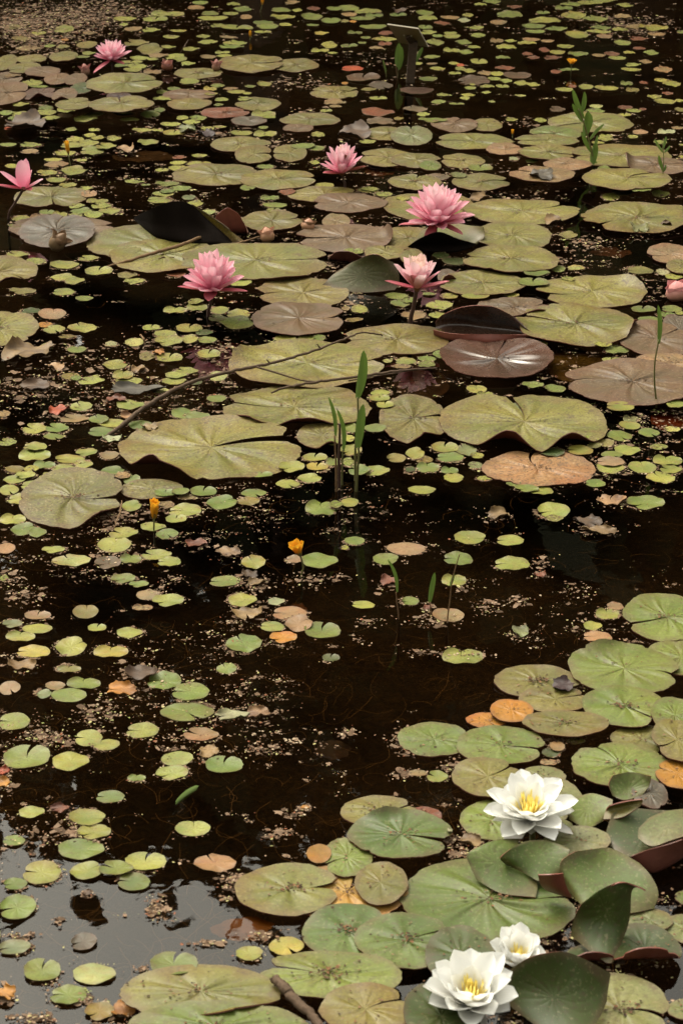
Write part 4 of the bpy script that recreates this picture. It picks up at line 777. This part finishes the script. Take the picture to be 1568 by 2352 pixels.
def bud(foot_px, head_px, w, h, core, sepal, label, lean=(0, 0), seed=0, cat='flower bud', group=None, name='lily_bud', nsep=4):
    foot = ground(*foot_px); head = at_depth(head_px[0], head_px[1], foot.y); u = (head - Vector((0, 0, CAM_H))).length / FPX
    e = empty(name, foot); L = h * u * 1.05; r = w * u / 2; hv = head - foot; ax = Vector((lean[0], lean[1], 1)).normalized()
    if hv.length > .006: tube('stem', [Vector((0, 0, -.05)), Vector((0, 0, 0)), hv * .6, hv + ax * .002], [.0025] * 4, M['stem_dark'], e)
    lathe('bud_core', hv, ax, [(0, r * .3), (L * .12, r * .75), (L * .35, r * .95), (L * .6, r * .78), (L * .82, r * .4), (L * .98, r * .06)], core, e, ridge=.05)
    q = ax.to_track_quat('Z', 'Y').to_matrix().to_4x4(); rnd = random.Random(seed)
    for k in range(nsep):
        o = bpy.data.objects.new('sepal', petal_mesh(L * .93, r * 1.5, .9, -.16, sepal, .6, 'sepal')); COL.objects.link(o); o.parent = e
        o.matrix_local = Matrix.Translation(hv) @ q @ Matrix.Rotation(k * 2 * math.pi / nsep + rnd.uniform(0, .4), 4, 'Z') @ Matrix.Translation((r * .42, 0, 0)) @ Matrix.Rotation(-R(76), 4, 'Y')
    tag(e, label, cat, group); return e
bud((199, 176), (199, 174), 23, 27, 'sepal_dull', 'sepal_dull', 'striped pink bud left of the far-left pink lily, at its foot', (-.15, 0), 1, group='pink lily buds')
bud((384, 164), (384, 162), 30, 24, 'sepal_brown', 'sepal_dull', 'dull brownish pink bud, middle one of the three buds', (.1, -.2), 2, group='pink lily buds')
bud((496, 166), (496, 163), 22, 26, 'sepal_dull', 'sepal_dull', 'striped pink bud, rightmost of the three far buds', (.1, 0), 3, group='pink lily buds')
bud((1556, 688), (1558, 687), 62, 44, 'bud_skin', 'bud_skin', 'fat pink bud cut by the right edge of the picture', (-.25, -.1), 4, group='pink lily buds')
bud((118, 575), (122, 572), 42, 48, 'bud_brown', 'bud_brown', 'brown wilted bud in front of the grey-purple raised pad', (.75, -.2), 5, group='spent lily buds')
bud((617, 557), (617, 555), 38, 34, 'pod', 'pod', 'pinkish tan seed pod between the folded black pad and a bronze pad', (-.2, 0), 6, group='spent lily buds')
bud((705, 531), (705, 529), 36, 28, 'pod', 'bud_brown', 'pale green-brown pod resting above the bronze pad', (.2, 0), 7, group='spent lily buds')
bud((1409, 2028), (1409, 2026), 18, 20, 'sepal_brown', 'sepal_brown', 'tiny brown husk sitting on the raised green pad', (.1, 0), 8, group='spent lily buds', nsep=3)

def funnel(foot_px, base_px, w, h, lean, label, n=5, spread=66, seed=0, stem='stem_green', bow=0.):
    rnd = random.Random(seed); foot = ground(*foot_px); base = at_depth(base_px[0], base_px[1], foot.y); u = (base - Vector((0, 0, CAM_H))).length / FPX
    e = empty('small_yellow_flower', foot); hv = base - foot; L = h * u * 1.1; ax = Vector((lean[0], lean[1], 1)).normalized(); q = ax.to_track_quat('Z', 'Y').to_matrix().to_4x4()
    pts = smooth_path([(0, 0, -.06), (0, 0, 0), hv * .5 + Vector((bow, 0, 0)), hv], 4); tube('stem', pts, [.0016] * len(pts), M[stem], e, 6)
    lathe('calyx', hv, ax, [(0, .0016), (L * .12, w * u * .13), (L * .3, w * u * .2), (L * .42, w * u * .16)], 'stem_green', e, 8)
    for k in range(n):
        o = bpy.data.objects.new('petal', petal_mesh(L, w * u * .62, .8, .02, 'yellow', .38)); COL.objects.link(o); o.parent = e
        o.matrix_local = Matrix.Translation(hv) @ q @ Matrix.Rotation(2 * math.pi * k / n + rnd.uniform(-.1, .1), 4, 'Z') @ Matrix.Translation((.001, 0, L * .08)) @ Matrix.Rotation(-R(spread + rnd.uniform(-5, 5)), 4, 'Y')
    tag(e, label, 'flower', 'small yellow flowers'); return e
funnel((354, 1222), (354, 1193), 34, 44, (.08, -.1), 'closed yellow flower on a short stem beside the grey-green pad', 6, 76, 1)
funnel((692, 1326), (690, 1278), 40, 36, (-.35, -.1), 'orange funnel flower leaning left over the open water', 5, 62, 2, bow=.004)
funnel((1310, 166), (1311, 151), 26, 15, (.05, 0), 'little orange flower at upper right, open like a cup', 5, 45, 3)
funnel((163, 384), (158, 356), 16, 28, (-.1, 0), 'slender yellow bud standing at upper left', 5, 82, 4)
funnel((598, 28), (602, 12), 12, 16, (.1, 0), 'tiny yellow bud cut by the top edge', 4, 82, 5)
funnel((574, 92), (575, 87), 10, 14, (0, 0), 'tiny amber bud below the top edge left of the sign', 4, 82, 6)
funnel((1176, 316), (1176, 311), 10, 12, (0, 0), 'tiny orange bud on the far olive pads right of centre', 4, 80, 7)

# ------------------------------------------------------------------ shoots, reeds
def blade(p0, p1, w, parent, mat='blade', bend=0.0, name='leaf', origin=Vector((0, 0, 0)), tip=.55, face=.35):
    """pointed leaf from p0 to p1 (3D), w metres wide, gently folded along its midrib"""
    p0, p1 = p0 - origin, p1 - origin; d = p1 - p0; side = d.cross(Vector((0, 1, 0)));
    if side.length < 1e-5: side = Vector((1, 0, 0))
    side.normalize(); side = (side + Vector((0, face, 0))).normalized(); nrm = side.cross(d.normalized()); V, F, uv = [], [], []
    pk = max((t / 50 + .06) ** .55 * (1 - t / 50) ** tip for t in range(51))
    for i in range(13):
        t = i / 12; ww = w / 2 * (t + .06) ** .55 * (1 - t) ** tip / pk; c = p0 + d * t + side * (bend * d.length * math.sin(math.pi * t)) + nrm * (.05 * d.length * math.sin(math.pi * t))
        for s in (-1, -.5, 0, .5, 1): V.append(c + side * (s * ww) + nrm * (abs(s) * ww * .35))
    for i in range(12):
        for j in range(4): a = i * 5 + j; F.append((a, a + 1, a + 6, a + 5))
    return mesh_obj(name, V, F, [M[mat]], parent)
def plant(foot_px, stems, leaves, label, cat='plant', name='water_plant', group=None, stem_mat='stem_green'):
    """stems: (list of picture points, radius); leaves: (p0, p1, width in picture units, bend, mat)"""
    foot = ground(*foot_px); e = empty(name, foot); y = foot.y; u = unit_at(*foot_px)
    for pts, r, mt, dy in stems:
        P = [at_depth(a, b, y + dy) - foot for a, b in pts]; P = [P[0] - Vector((0, 0, .08))] + P; P = smooth_path(P, 5)
        tube('stem', P, [r * (1.1 - .5 * i / len(P)) for i in range(len(P))], M[mt], e, 7)
    for a, b, w, bend, mt, dy in leaves:
        blade(at_depth(*a, y + dy), at_depth(*b, y + dy + .01), w * u, e, mt, bend, origin=foot)
    tag(e, label, cat, group); return e
bl, bp = 'blade', 'blade_pale'; sg = 'stem_green'
plant((817, 1129), [([(818, 1130), (821, 1080), (824, 1040), (821, 1028)], .0028, sg, 0), ([(816, 1102), (816, 1030), (822, 960), (821, 912)], .0026, sg, .05),
      ([(772, 1123), (771, 1060), (768, 1000)], .0022, 'stalk', 0), ([(779, 1117), (778, 1050), (780, 1005), (780, 973)], .0032, 'stem_dark', .02), ([(785, 1112), (786, 1070), (787, 1033)], .0022, sg, .03)],
      [((821, 1030), (834, 928), 21, .03, bl, 0), ((820, 915), (835, 804), 22, -.02, bl, .05), ((770, 1002), (754, 911), 10, -.04, bl, 0), ((788, 1036), (773, 938), 11, -.06, bl, .03)],
      'sword-leaved green plant rising from open water in the picture centre')
plant((1506, 936), [([(1506, 936), (1502, 880), (1503, 830), (1512, 780)], .0022, sg, 0)], [((1511, 790), (1510, 700), 11, -.03, bl, 0)], 'single thin reed bending up at the right edge')
X = lambda x, y: (784 + x / 2, y / 2)
plant((1364, 392), [([(1364, 392), (1357, 345), (1342, 290), (1328, 250)], .0028, sg, 0)],
      [(X(1110, 545), X(1060, 410), 12, .05, bl, 0), (X(1100, 520), X(1115, 420), 11, -.04, bl, .01), (X(1105, 560), X(1058, 475), 10, .04, bl, 0), (X(1115, 625), X(1132, 510), 19, -.03, bl, 0), (X(1140, 640), X(1207, 568), 7, .05, bp, .02),
       (X(1145, 700), X(1100, 605), 10, .05, bl, 0), (X(1150, 755), X(1168, 655), 17, .02, bl, -.01), (X(1130, 600), X(1145, 525), 10, -.05, bl, .02), (X(1150, 690), X(1175, 620), 7, -.05, bp, 0), (X(1155, 780), X(1170, 740), 9, 0, bp, 0)],
      'tall leafy shoot with many narrow leaves at upper right')
plant((1519, 424), [([(1519, 424), (1523, 365), (1519, 325)], .0016, sg, 0)], [(X(1477, 790), X(1455, 712), 8, .05, bl, 0), (X(1473, 700), X(1436, 638), 6, .05, bp, 0), (X(1480, 700), X(1508, 668), 5, -.05, bp, 0), (X(1472, 690), X(1490, 625), 6, 0, bp, 0), (X(1472, 790), X(1488, 755), 6, -.1, bl, 0)],
      'thin sparse shoot near the right edge beside the bronze folded pad')
X = lambda x, y: (784 + x / 2, 1160.3 + y / 2)
plant(X(262, 524), [([X(262, 524), X(254, 450), X(250, 400)], .0013, 'stalk', 0)], [(X(255, 400), X(212, 248), 9, -.06, bl, 0)], 'thin curved shoot with one leaf, left of the three in open water')
plant(X(408, 516), [([X(408, 516), X(406, 445)], .0012, 'stalk', 0)], [(X(403, 450), X(428, 308), 12, .02, bl, 0)], 'short upright leaf, middle of the three shoots in open water')
plant(X(485, 540), [([X(485, 540), X(497, 440), X(505, 360), X(522, 290), X(542, 225)], .0013, 'stalk', 0)], [(X(498, 372), X(518, 312), 7, 0, bl, 0)], 'thin brownish stem, rightmost of the three shoots in open water')
X = lambda x, y: (815.4 + x * .16, 31.4 + y * .16)
plant(X(600, 925), [([X(600, 925), X(592, 830), X(585, 740)], .0016, 'stalk', 0), ([X(610, 925), X(618, 800)], .0014, sg, 0)], [(X(600, 770), X(628, 420), 15, .02, bl, 0), (X(625, 800), X(665, 470), 11, -.02, bl, .02)], 'two broad green leaves beside the sign post')
plant(X(802, 925), [([X(802, 925), X(840, 790), X(868, 690)], .0014, 'stalk', 0)], [(X(865, 690), X(970, 480), 9, .03, bl, 0)], 'slender shoot leaning right against the sign')
plant(X(445, 905), [([X(445, 905), X(425, 800), X(400, 690)], .0014, sg, 0)], [(X(440, 860), X(395, 660), 5, 0, bl, 0)], 'faint thin dark shoot left of the sign')

# floating cut blade
p0, p1 = ground(404, 1844, .002), ground(457, 1805, .003); e = blade(p0, p1, .013, None, 'blade_pale', .02, 'floating_blade', p0, face=1.5); e.location = p0
tag(e, 'narrow green leaf blade floating flat on the dark water', 'leaf')

# ------------------------------------------------------------------ sign
def build_sign():
    foot = ground(934, 190); e = empty('plant_sign', foot); y = foot.y
    c = [at_depth(784 + x / 2, yy / 2, y + dy) - foot for x, yy, dy in ((210, 113, -.06), (352, 133, -.06), (398, 216, .05), (262, 196, .05))]
    n = (c[1] - c[0]).cross(c[3] - c[0]).normalized(); t = .004
    if n.y < 0: n = -n
    V = c + [q + n * t for q in c]
    mesh_obj('plate', V, [(0, 1, 2, 3)[::-1], (4, 5, 6, 7)], [M['sign']], e, smooth=False)
    F = [(i, (i + 1) % 4, 4 + (i + 1) % 4, 4 + i) for i in range(4)]
    mesh_obj('plate_edge', V, F, [M['sign_edge']], e, smooth=False)
    mid = (c[0] + c[1]) * .27 + (c[2] + c[3]) * .23 - n * .004; low = (c[2] + c[3]) * .5 - n * .006
    top = at_depth(784 + 330 / 2, 190 / 2, y + .02) - foot
    def beam(name, a, b, w, d, mat):
        ax = (b - a).normalized(); s = ax.cross(Vector((0, 1, 0))).normalized(); f = s.cross(ax); V = []
        for q in (a, b):
            for i, j in ((-1, -1), (1, -1), (1, 1), (-1, 1)): V.append(q + s * (i * w / 2) + f * (j * d / 2))
        mesh_obj(name, V, [(0, 1, 2, 3)[::-1], (4, 5, 6, 7), (0, 1, 5, 4), (1, 2, 6, 5), (2, 3, 7, 6), (3, 0, 4, 7)], [M[mat]], e, smooth=False)
    beam('post', Vector((-.006, 0, -.25)), top, .027, .027, 'post')
    beam('bracket', top - Vector((0, 0, .012)), mid, .016, .010, 'post')
    for q in (mid + Vector((-.012, -.002, .004)), mid + Vector((.012, -.002, .002))): lathe('screw', q, -n, [(-.001, .0022), (.002, .0022), (.003, .001)], 'sign_edge', e, 6)
    tag(e, 'small tilted plate on a weathered post seen from behind', 'sign')
build_sign()

# ------------------------------------------------------------------ branches
def stick(name, pts, rads, label, side=(), mat='twig', seed=0):
    P = [ground(x, y, z) for x, y, z in pts]; base = P[0].copy(); e = empty(name, base); sp = smooth_path([p - base for p in P], 8)
    rr = np.interp(np.linspace(0, 1, len(sp)), np.linspace(0, 1, len(rads)), rads)
    rnd = random.Random(seed)
    sp = [p + Vector((rnd.gauss(0, .0008), rnd.gauss(0, .0008), rnd.gauss(0, .0006))) for p in sp]
    tube('main_stem', sp, list(rr), M[mat], e, 8, lump=.12, seed=seed)
    for (sp_, r0, r1) in side:
        Q = smooth_path([ground(x, y, z) - base for x, y, z in sp_], 6); tube('side_twig', Q, list(np.linspace(r0, r1, len(Q))), M[mat], e, 7, lump=.12, seed=seed + 1)
    tag(e, label, 'branch'); return e
stick('fallen_branch', [(230, 1012, .0), (270, 985, .008), (340, 930, .025), (430, 882, .04), (530, 853, .05), (620, 835, .05), (700, 812, .052), (750, 795, .055), (800, 775, .055), (832, 764, .05), (878, 770, .035)],
      [.0024, .0044, .0040, .0036, .0030, .0024, .0020, .0018], 'long bare branch lying across the olive pads', [([(590, 843, .05), (640, 858, .04), (690, 873, .03), (722, 876, .02)], .0022, .0014), ([(735, 800, .055), (728, 790, .065)], .002, .001), ([(620, 834, .05), (612, 826, .06)], .002, .001)], seed=1)
stick('fallen_twig', [(622, 902, .022), (660, 889, .028), (720, 878, .03), (800, 868, .03), (880, 857, .03), (940, 850, .028), (1002, 845, .02)], [.0018, .0028, .0030, .0030, .0028, .0024, .0016], 'second bare twig in front of the long branch',
      [([(800, 874, .012), (880, 861, .012), (960, 849, .012)], .0014, .001)], seed=2)
stick('dry_stalk', [(246, 612, .004), (290, 600, .012), (350, 582, .018), (410, 565, .022), (460, 545, .025)], [.0018, .0035, .0045, .0045, .004], 'straw-brown stalk lying across the pads below the black folded pad', mat='stalk', seed=3)
stick('dry_stalk', [(500, 568, .006), (540, 561, .012), (600, 542, .016)], [.0015, .0025, .002], 'thin straw-brown stalk from the folded pad to the pink-tan pod', mat='stalk', seed=4)
stick('rotting_stick', [(630, 2246, .03), (652, 2268, .032), (680, 2300, .03), (712, 2330, .028), (745, 2368, .025)], [.005, .0065, .006, .0055, .006], 'dark rotting stick lying over the pads at the bottom edge', seed=5)
stick('thin_dead_twig', [(322, 768, .0), (330, 778, .012), (334, 790, .0)], [.0012, .0022, .0012], 'short reddish dead stem floating left of the pads', mat='stalk', seed=6)
stick('thin_dead_twig', [(262, 1214, .002), (275, 1180, .016), (280, 1150, .014)], [.0012, .0016, .001], 'thin brown stem end curling beside the grey-green left pad', mat='stalk', seed=7)
stick('thin_dead_twig', [(432, 92, .0), (424, 106, .03), (413, 122, .0)], [.001, .0018, .001], 'thin dark stem right of the far-left pink lily', seed=8)

# ------------------------------------------------------------------ dead leaves
DEADS = []
def dead(tile, txt, z=.004):
    ox, oy, s = OFF[tile]
    for q in txt.split():
        v = q.split(','); x, y, w, h = (float(t) for t in v[:4]); DEADS.append((ox + x * s, oy + y * s, w * s, h * s, v[4], z))
dead('A', '860,602,80,40,e 945,615,80,36,m 580,685,80,40,T 110,580,190,50,b'); dead('A', '660,705,270,46,b', -.01)
dead('B', '60,620,140,60,b 265,55,60,26,b'); dead('D', '915,98,110,46,q 970,275,80,30,t 1365,310,90,54,e 1490,290,50,70,b 640,160,90,50,t'); dead('D', '1235,385,190,44,r 175,10,150,50,r 510,650,90,70,m', -.012)
dead('E', '130,115,230,76,t 262,180,80,28,T 640,190,70,30,t 730,122,50,24,o 270,380,100,38,O 535,332,90,30,r 690,475,80,28,t 600,408,80,28,c 640,295,260,44,q 160,275,130,46,b 520,510,90,24,w'); dead('E', '940,185,120,80,m', -.014)
dead('F', '1235,795,130,46,T 720,860,110,40,t'); dead('F', '1500,415,150,74,O', -.008)
dead('G', '1050,218,110,46,T 905,175,100,34,r 1180,355,80,28,t 1130,500,160,46,t 100,735,130,46,t 650,780,150,56,b 560,850,140,54,o 1150,320,80,34,b'); dead('G', '1370,450,80,70,r', -.01)
dead('H', '1130,80,130,56,b 1180,118,150,34,t 210,350,70,50,r 910,318,60,20,r 395,470,36,44,r 820,580,80,56,e')
dead('I', '1060,215,150,40,w 1185,205,110,54,T 960,380,90,58,t 20,470,50,54,O 15,525,60,58,o 1400,635,40,16,o 280,640,90,40,r'); dead('I', '1520,340,160,96,m', -.012)
dead('J', '590,790,100,56,t 495,775,24,40,w 1010,100,90,70,m'); dead('K', '565,815,100,80,o 30,740,90,66,o 400,275,46,26,b'); dead('K', '1115,425,260,106,o', -.006)
def build_dead():
    rnd = random.Random(3); items = []
    for i, (x, y, w, h, c, z) in enumerate(DEADS):
        n, f = ground(x, y + h / 2, max(z, 0)), ground(x, y - h / 2, max(z, 0)); cc = (n + f) / 2; u = unit_at(x, to_pic(cc)[1])
        px = ground(x, to_pic(cc)[1], max(z, 0)); rx, ry = w / 2 * u, min((f.y - n.y) / 2, w / 2 * u * 1.3)
        lvl = 0
        if z > 0:
            for (q, ax, ay, l) in PLACED:
                if math.hypot((px.x - q.x) / (rx + ax), (cc.y - q.y) / (ry + ay)) < .9: lvl = max(lvl, l + 1)
        a = rnd.uniform(0, 360)
        fo = [(a, .35, 55, .5), (a + 190, .5, 70, .4)] if z > 0 else []
        G, N, V, F, ids, uv = pad_geo(rx, ry, a + 90 if i % 3 == 0 else None, gap=.12, seed=700 + i, nseg=36, nring=6, rim=.13, rimk=7, wave=.22 if z > 0 else .06, folds=fo, thick=.001)
        lo = float(G[:, :, 2].min())
        o = mesh_obj('dead_leaf', V, F, [M['dead']], mat_ids=[0] * len(F), uv=uv, loc=(px.x, cc.y, (z + .004 * min(lvl, 9) - lo * .5) if z > 0 else z))
        o.color = tone_of(c, rnd, .1); tag(o, None, 'dead leaf', 'dead leaves on the water'); items.append((o, x, y, WORD[c] + (' sunken' if z < 0 else ' crumpled')))
    place_labels(items, 'leaf')
build_dead()

# ------------------------------------------------------------------ floating crumbs: duckweed, bud scales, rotted leaf bits
def build_debris():
    rnd = random.Random(21); V, F, Cc = [], [], []
    cols = [((.15, .088, .052), 5), ((.10, .060, .036), 4), ((.22, .15, .10), 3), ((.28, .21, .14), 2), ((.26, .23, .10), 2), ((.045, .027, .016), 4), ((.16, .06, .03), 1)]
    pool = [c for c, n in cols for _ in range(n)]; dark = [(.05, .03, .018), (.08, .045, .025), (.12, .06, .03), (.035, .022, .014)]; lime = [(.22, .21, .085), (.26, .22, .11), (.17, .18, .06)]
    def crumb(p, s, col, nrm=None, asp=None):
        n = rnd.choice((4, 5, 5, 6)); b = len(V); a0 = rnd.uniform(0, 6.28); el = asp or rnd.uniform(.4, 1.0); f = rnd.uniform(.8, 1.2); c2 = (col[0] * f, col[1] * f, col[2] * f, 1)
        u_ = Vector((math.cos(a0), math.sin(a0), rnd.uniform(-.25, .25))); v_ = Vector((-math.sin(a0), math.cos(a0), rnd.uniform(-.25, .25)))
        for k in range(n):
            a = 2 * math.pi * k / n + rnd.uniform(-.3, .3); V.append(p + u_ * (s * math.cos(a) * rnd.uniform(.7, 1.2)) + v_ * (s * el * math.sin(a) * rnd.uniform(.7, 1.2)) + Vector((0, 0, .0006)))
            Cc.append(c2)
        F.append(tuple(range(b, b + n)))
    mat_c = [(.075, .046, .027), (.11, .068, .042), (.055, .034, .020), (.14, .092, .06)]
    def flake(p, s):                                     # ragged flat scrap of rotted leaf
        n = rnd.randint(7, 11); b = len(V); col = rnd.choice(mat_c); f = rnd.uniform(.8, 1.3); a0 = rnd.uniform(0, 6.28); el = rnd.uniform(.35, .9)
        for k in range(n):
            a = 2 * math.pi * k / n; r = s * rnd.uniform(.45, 1.15); dx, dy = r * math.cos(a), r * el * math.sin(a)
            V.append(p + Vector((dx * math.cos(a0) - dy * math.sin(a0), dx * math.sin(a0) + dy * math.cos(a0), .0003 + rnd.uniform(0, .0006)))); Cc.append((col[0] * f, col[1] * f, col[2] * f, 1))
        F.append(tuple(range(b, b + n)))
    def cluster(x, y, w, h, n, z=.0018, pl=pool):
        for _ in range(max(2, n // 4)): flake(ground(x + rnd.gauss(0, w / 3), y + rnd.gauss(0, h / 3), .0012), rnd.choice((.003, .004, .006, .009)) * (1.0 if y > 1100 else 1.4 if y > 300 else 1.9))
        for _ in range(n):
            px, py = x + rnd.gauss(0, w / 2.6), y + rnd.gauss(0, h / 2.6); p = ground(px, py, z + rnd.uniform(0, .0025)); crumb(p, rnd.choice((.0010, .0014, .0019, .0028)) * (1.0 if py > 1100 else 1.3 if py > 500 else 2.0), rnd.choice(pl))
    # ragged rafts around small pads and dead leaves
    for (x, y, w, h, c) in SMALL:
        if y < 330: continue
        if rnd.random() < .72:
            n = int(10 + 70 * rnd.random() ** 1.6); a0 = rnd.uniform(0, 6.28) if rnd.random() < .4 else rnd.gauss(-1.57, .7); sp_ = rnd.uniform(.3, 1.3)
            for _ in range(n):
                if rnd.random() < .12: a = a0 + rnd.gauss(0, sp_); flake(ground(x + .5 * w * 1.05 * math.cos(a), y - .5 * h * 1.08 * math.sin(a), .001), rnd.choice((.003, .005, .007)))
                a = a0 + rnd.gauss(0, sp_); r_ = 1.02 + abs(rnd.gauss(0, .14)); px, py = x + .5 * w * r_ * math.cos(a), y - .5 * h * r_ * math.sin(a)
                crumb(ground(px, py, .0014 + rnd.uniform(0, .002)), rnd.choice((.0007, .0010, .0014, .0020)) * (1.0 if y > 1100 else 1.4), rnd.choice(pool))
    for (x, y, w, h, c, z) in DEADS:
        if z > 0 and y > 300: cluster(x, y + h * .3, w * 1.1, h * .9, 34)
    # free rafts
    for (x, y, w, h, n) in [(60,1370,70,40,90),(30,1330,50,30,50),(120,880,120,40,110),(40,900,80,60,90),(210,830,120,50,100),(330,800,140,40,120),(80,800,140,30,80),(250,1280,60,20,40),(540,1110,60,24,50),(400,1332,50,14,40),(360,1355,40,16,34),
        (580,1340,90,40,70),(690,1335,120,26,60),(760,1330,80,14,40),(220,1640,60,30,60),(130,1700,60,30,60),(100,1690,60,20,50),(310,1545,70,40,60),(1120,1395,60,26,60),(1190,1380,50,20,40),(1060,1350,40,14,30),(1240,1295,40,24,50),(1330,1350,60,20,26),
        (960,1500,50,14,34),(1000,1425,120,20,80),(1060,1500,110,18,50),(590,1400,50,16,30),(850,1430,50,16,34),(600,1720,60,20,40),(790,1680,50,20,24),(960,1720,80,30,80),(920,1700,60,40,60),(670,1870,50,18,34),(640,1912,70,22,60),(830,1910,40,20,30),
        (170,1910,40,20,40),(100,1920,120,50,90),(360,2085,40,34,110),(475,2165,60,10,40),(595,2150,50,20,60),(560,2020,60,24,70),(540,2030,60,40,60),(520,2065,20,10,22),(135,2115,16,14,14),(50,2150,60,10,40),(60,2340,60,14,40),(110,2340,30,14,30),(195,2295,20,14,24),
        (330,2225,30,10,24),(1300,1690,70,20,60),(1050,1760,60,30,60),(930,1780,50,20,40),(1090,1930,70,40,110),(1060,1960,60,30,80),(1210,1700,140,16,60),(1120,1745,60,10,30),(1440,1645,60,30,50),(1280,600,70,14,50),(1350,560,120,40,160),(1130,470,170,40,200),(1480,430,160,50,200),
        (1040,470,90,30,80),(700,1000,60,16,30),(520,800,80,30,90),(300,1180,120,40,120),(260,1190,50,40,90),(790,690,70,30,90),(770,600,60,30,80),(150,40,200,70,1500),(90,90,160,60,900),(250,30,200,50,800),(1450,60,160,40,500),(1330,30,120,30,120),(40,50,100,50,900),
        (500,300,160,20,100),(640,330,120,24,100),(680,190,120,26,110),(1090,390,120,30,80),(1200,280,120,20,60),(870,140,120,26,60),(700,260,70,20,50)]:
        cluster(x, y, w, h, n)
    # thin scatter everywhere, in drifts
    n = 0
    while n < 40000:
        y = -40 + 2420 * rnd.random(); x = rnd.uniform(-140, 1708)
        w = 1.0 if y < 1000 else (.85 if y < 1200 else .55)
        if y > 1960 and x < 560: w = .08
        if x > 1000 and 1150 < y < 1500: w *= .6
        if 1000 < y < 1960 and 640 < x < 1000: w *= .7
        g = ground(x, y); q = -.08 + mnoise.noise(Vector((g.x * 2.2, g.y * 3.4, 1.7))) + .6 * mnoise.noise(Vector((g.x * 7, g.y * 9, 4.2)))
        n += 1
        if rnd.random() > w * max(.05, min(1, .30 + 2.0 * q)): continue
        s = rnd.choice((.0006, .0008, .0010, .0013, .0018, .0026)) * (1.0 if y > 1100 else 1.35 if y > 600 else 1.7); col = rnd.choice(pool if rnd.random() < .82 else lime)
        k = 1 if rnd.random() < .55 else rnd.randint(3, 11)
        if k > 5: flake(ground(x, y, .001), rnd.choice((.003, .004, .006)) * (1.0 if y > 1100 else 1.5))
        for _ in range(k): crumb(ground(x, y, .0014) + Vector((rnd.gauss(0, .008), rnd.gauss(0, .004), rnd.uniform(0, .001))), s * rnd.uniform(.6, 1.2), col if rnd.random() < .4 else rnd.choice(pool))
    # dirt lying on the big pads: dark bits, most in the middle and beside the notch
    for (loc, G, N, rx) in TOPS:
        I, J = G.shape[:2]; cnt = int(16 + 420 * rx)
        for _ in range(cnt):
            i, j = rnd.randrange(1, I - 1), rnd.randrange(J)
            if N[i, j, 2] < .6: continue
            p = loc + Vector(G[i, j]) + Vector((rnd.gauss(0, .006), rnd.gauss(0, .006), .0012)); crumb(p, rnd.choice((.0008, .0011, .0015, .0021)), rnd.choice(dark + dark + pool[:3]), asp=rnd.uniform(.3, 1))
        if rx > .06 and rnd.random() < .75:
            for _ in range(rnd.randint(14, 60)):
                p = loc + Vector(G[0, 0]) + Vector((rnd.gauss(0, rx * .16), rnd.gauss(0, rx * .07), .0015 + rnd.uniform(0, .002))); crumb(p, rnd.choice((.0012, .002, .0028)), rnd.choice(dark))
    o = mesh_obj('floating_debris', V, F, [M['crumb']], smooth=False)
    at = o.data.color_attributes.new('tone', 'FLOAT_COLOR', 'POINT'); at.data.foreach_set('color', np.array(Cc, dtype=np.float32).ravel())
    tag(o, 'crumbs of duckweed, bud scales and rotted leaf drifting on the water', 'debris', kind='stuff')
T = NT('crumb'); M['crumb'] = T.done(T.pbr(T.col_of('attr'), .8, .12))
build_debris()

# hair-fine weed threads hanging just under the surface
def build_threads():
    rnd = random.Random(77); V, F = [], []
    for _ in range(1300):
        y = rnd.uniform(1000, 2400) if rnd.random() < .8 else rnd.uniform(300, 1000); x = rnd.uniform(-150, 1720); p = ground(x, y, -rnd.uniform(.004, .03)); a = rnd.uniform(0, 6.28); st = rnd.uniform(.004, .012); w = rnd.uniform(.00018, .00036); cv = rnd.gauss(0, .25); b = len(V)
        for i in range(9):
            n = Vector((-math.sin(a), math.cos(a), 0)); V.append(p + n * w); V.append(p - n * w)
            p = p + Vector((math.cos(a), math.sin(a), rnd.gauss(0, .12))) * st; p.z = min(p.z, -.002); a += cv + rnd.gauss(0, .2)
        F += [(b + 2 * i, b + 2 * i + 1, b + 2 * i + 3, b + 2 * i + 2) for i in range(8)]
    tag(mesh_obj('weed_threads', V, F, [plain('weed_thread', (0.17, 0.115, 0.065), .7, .2)]), 'hair-fine brown weed threads drifting just under the water', 'pondweed', kind='stuff')
build_threads()
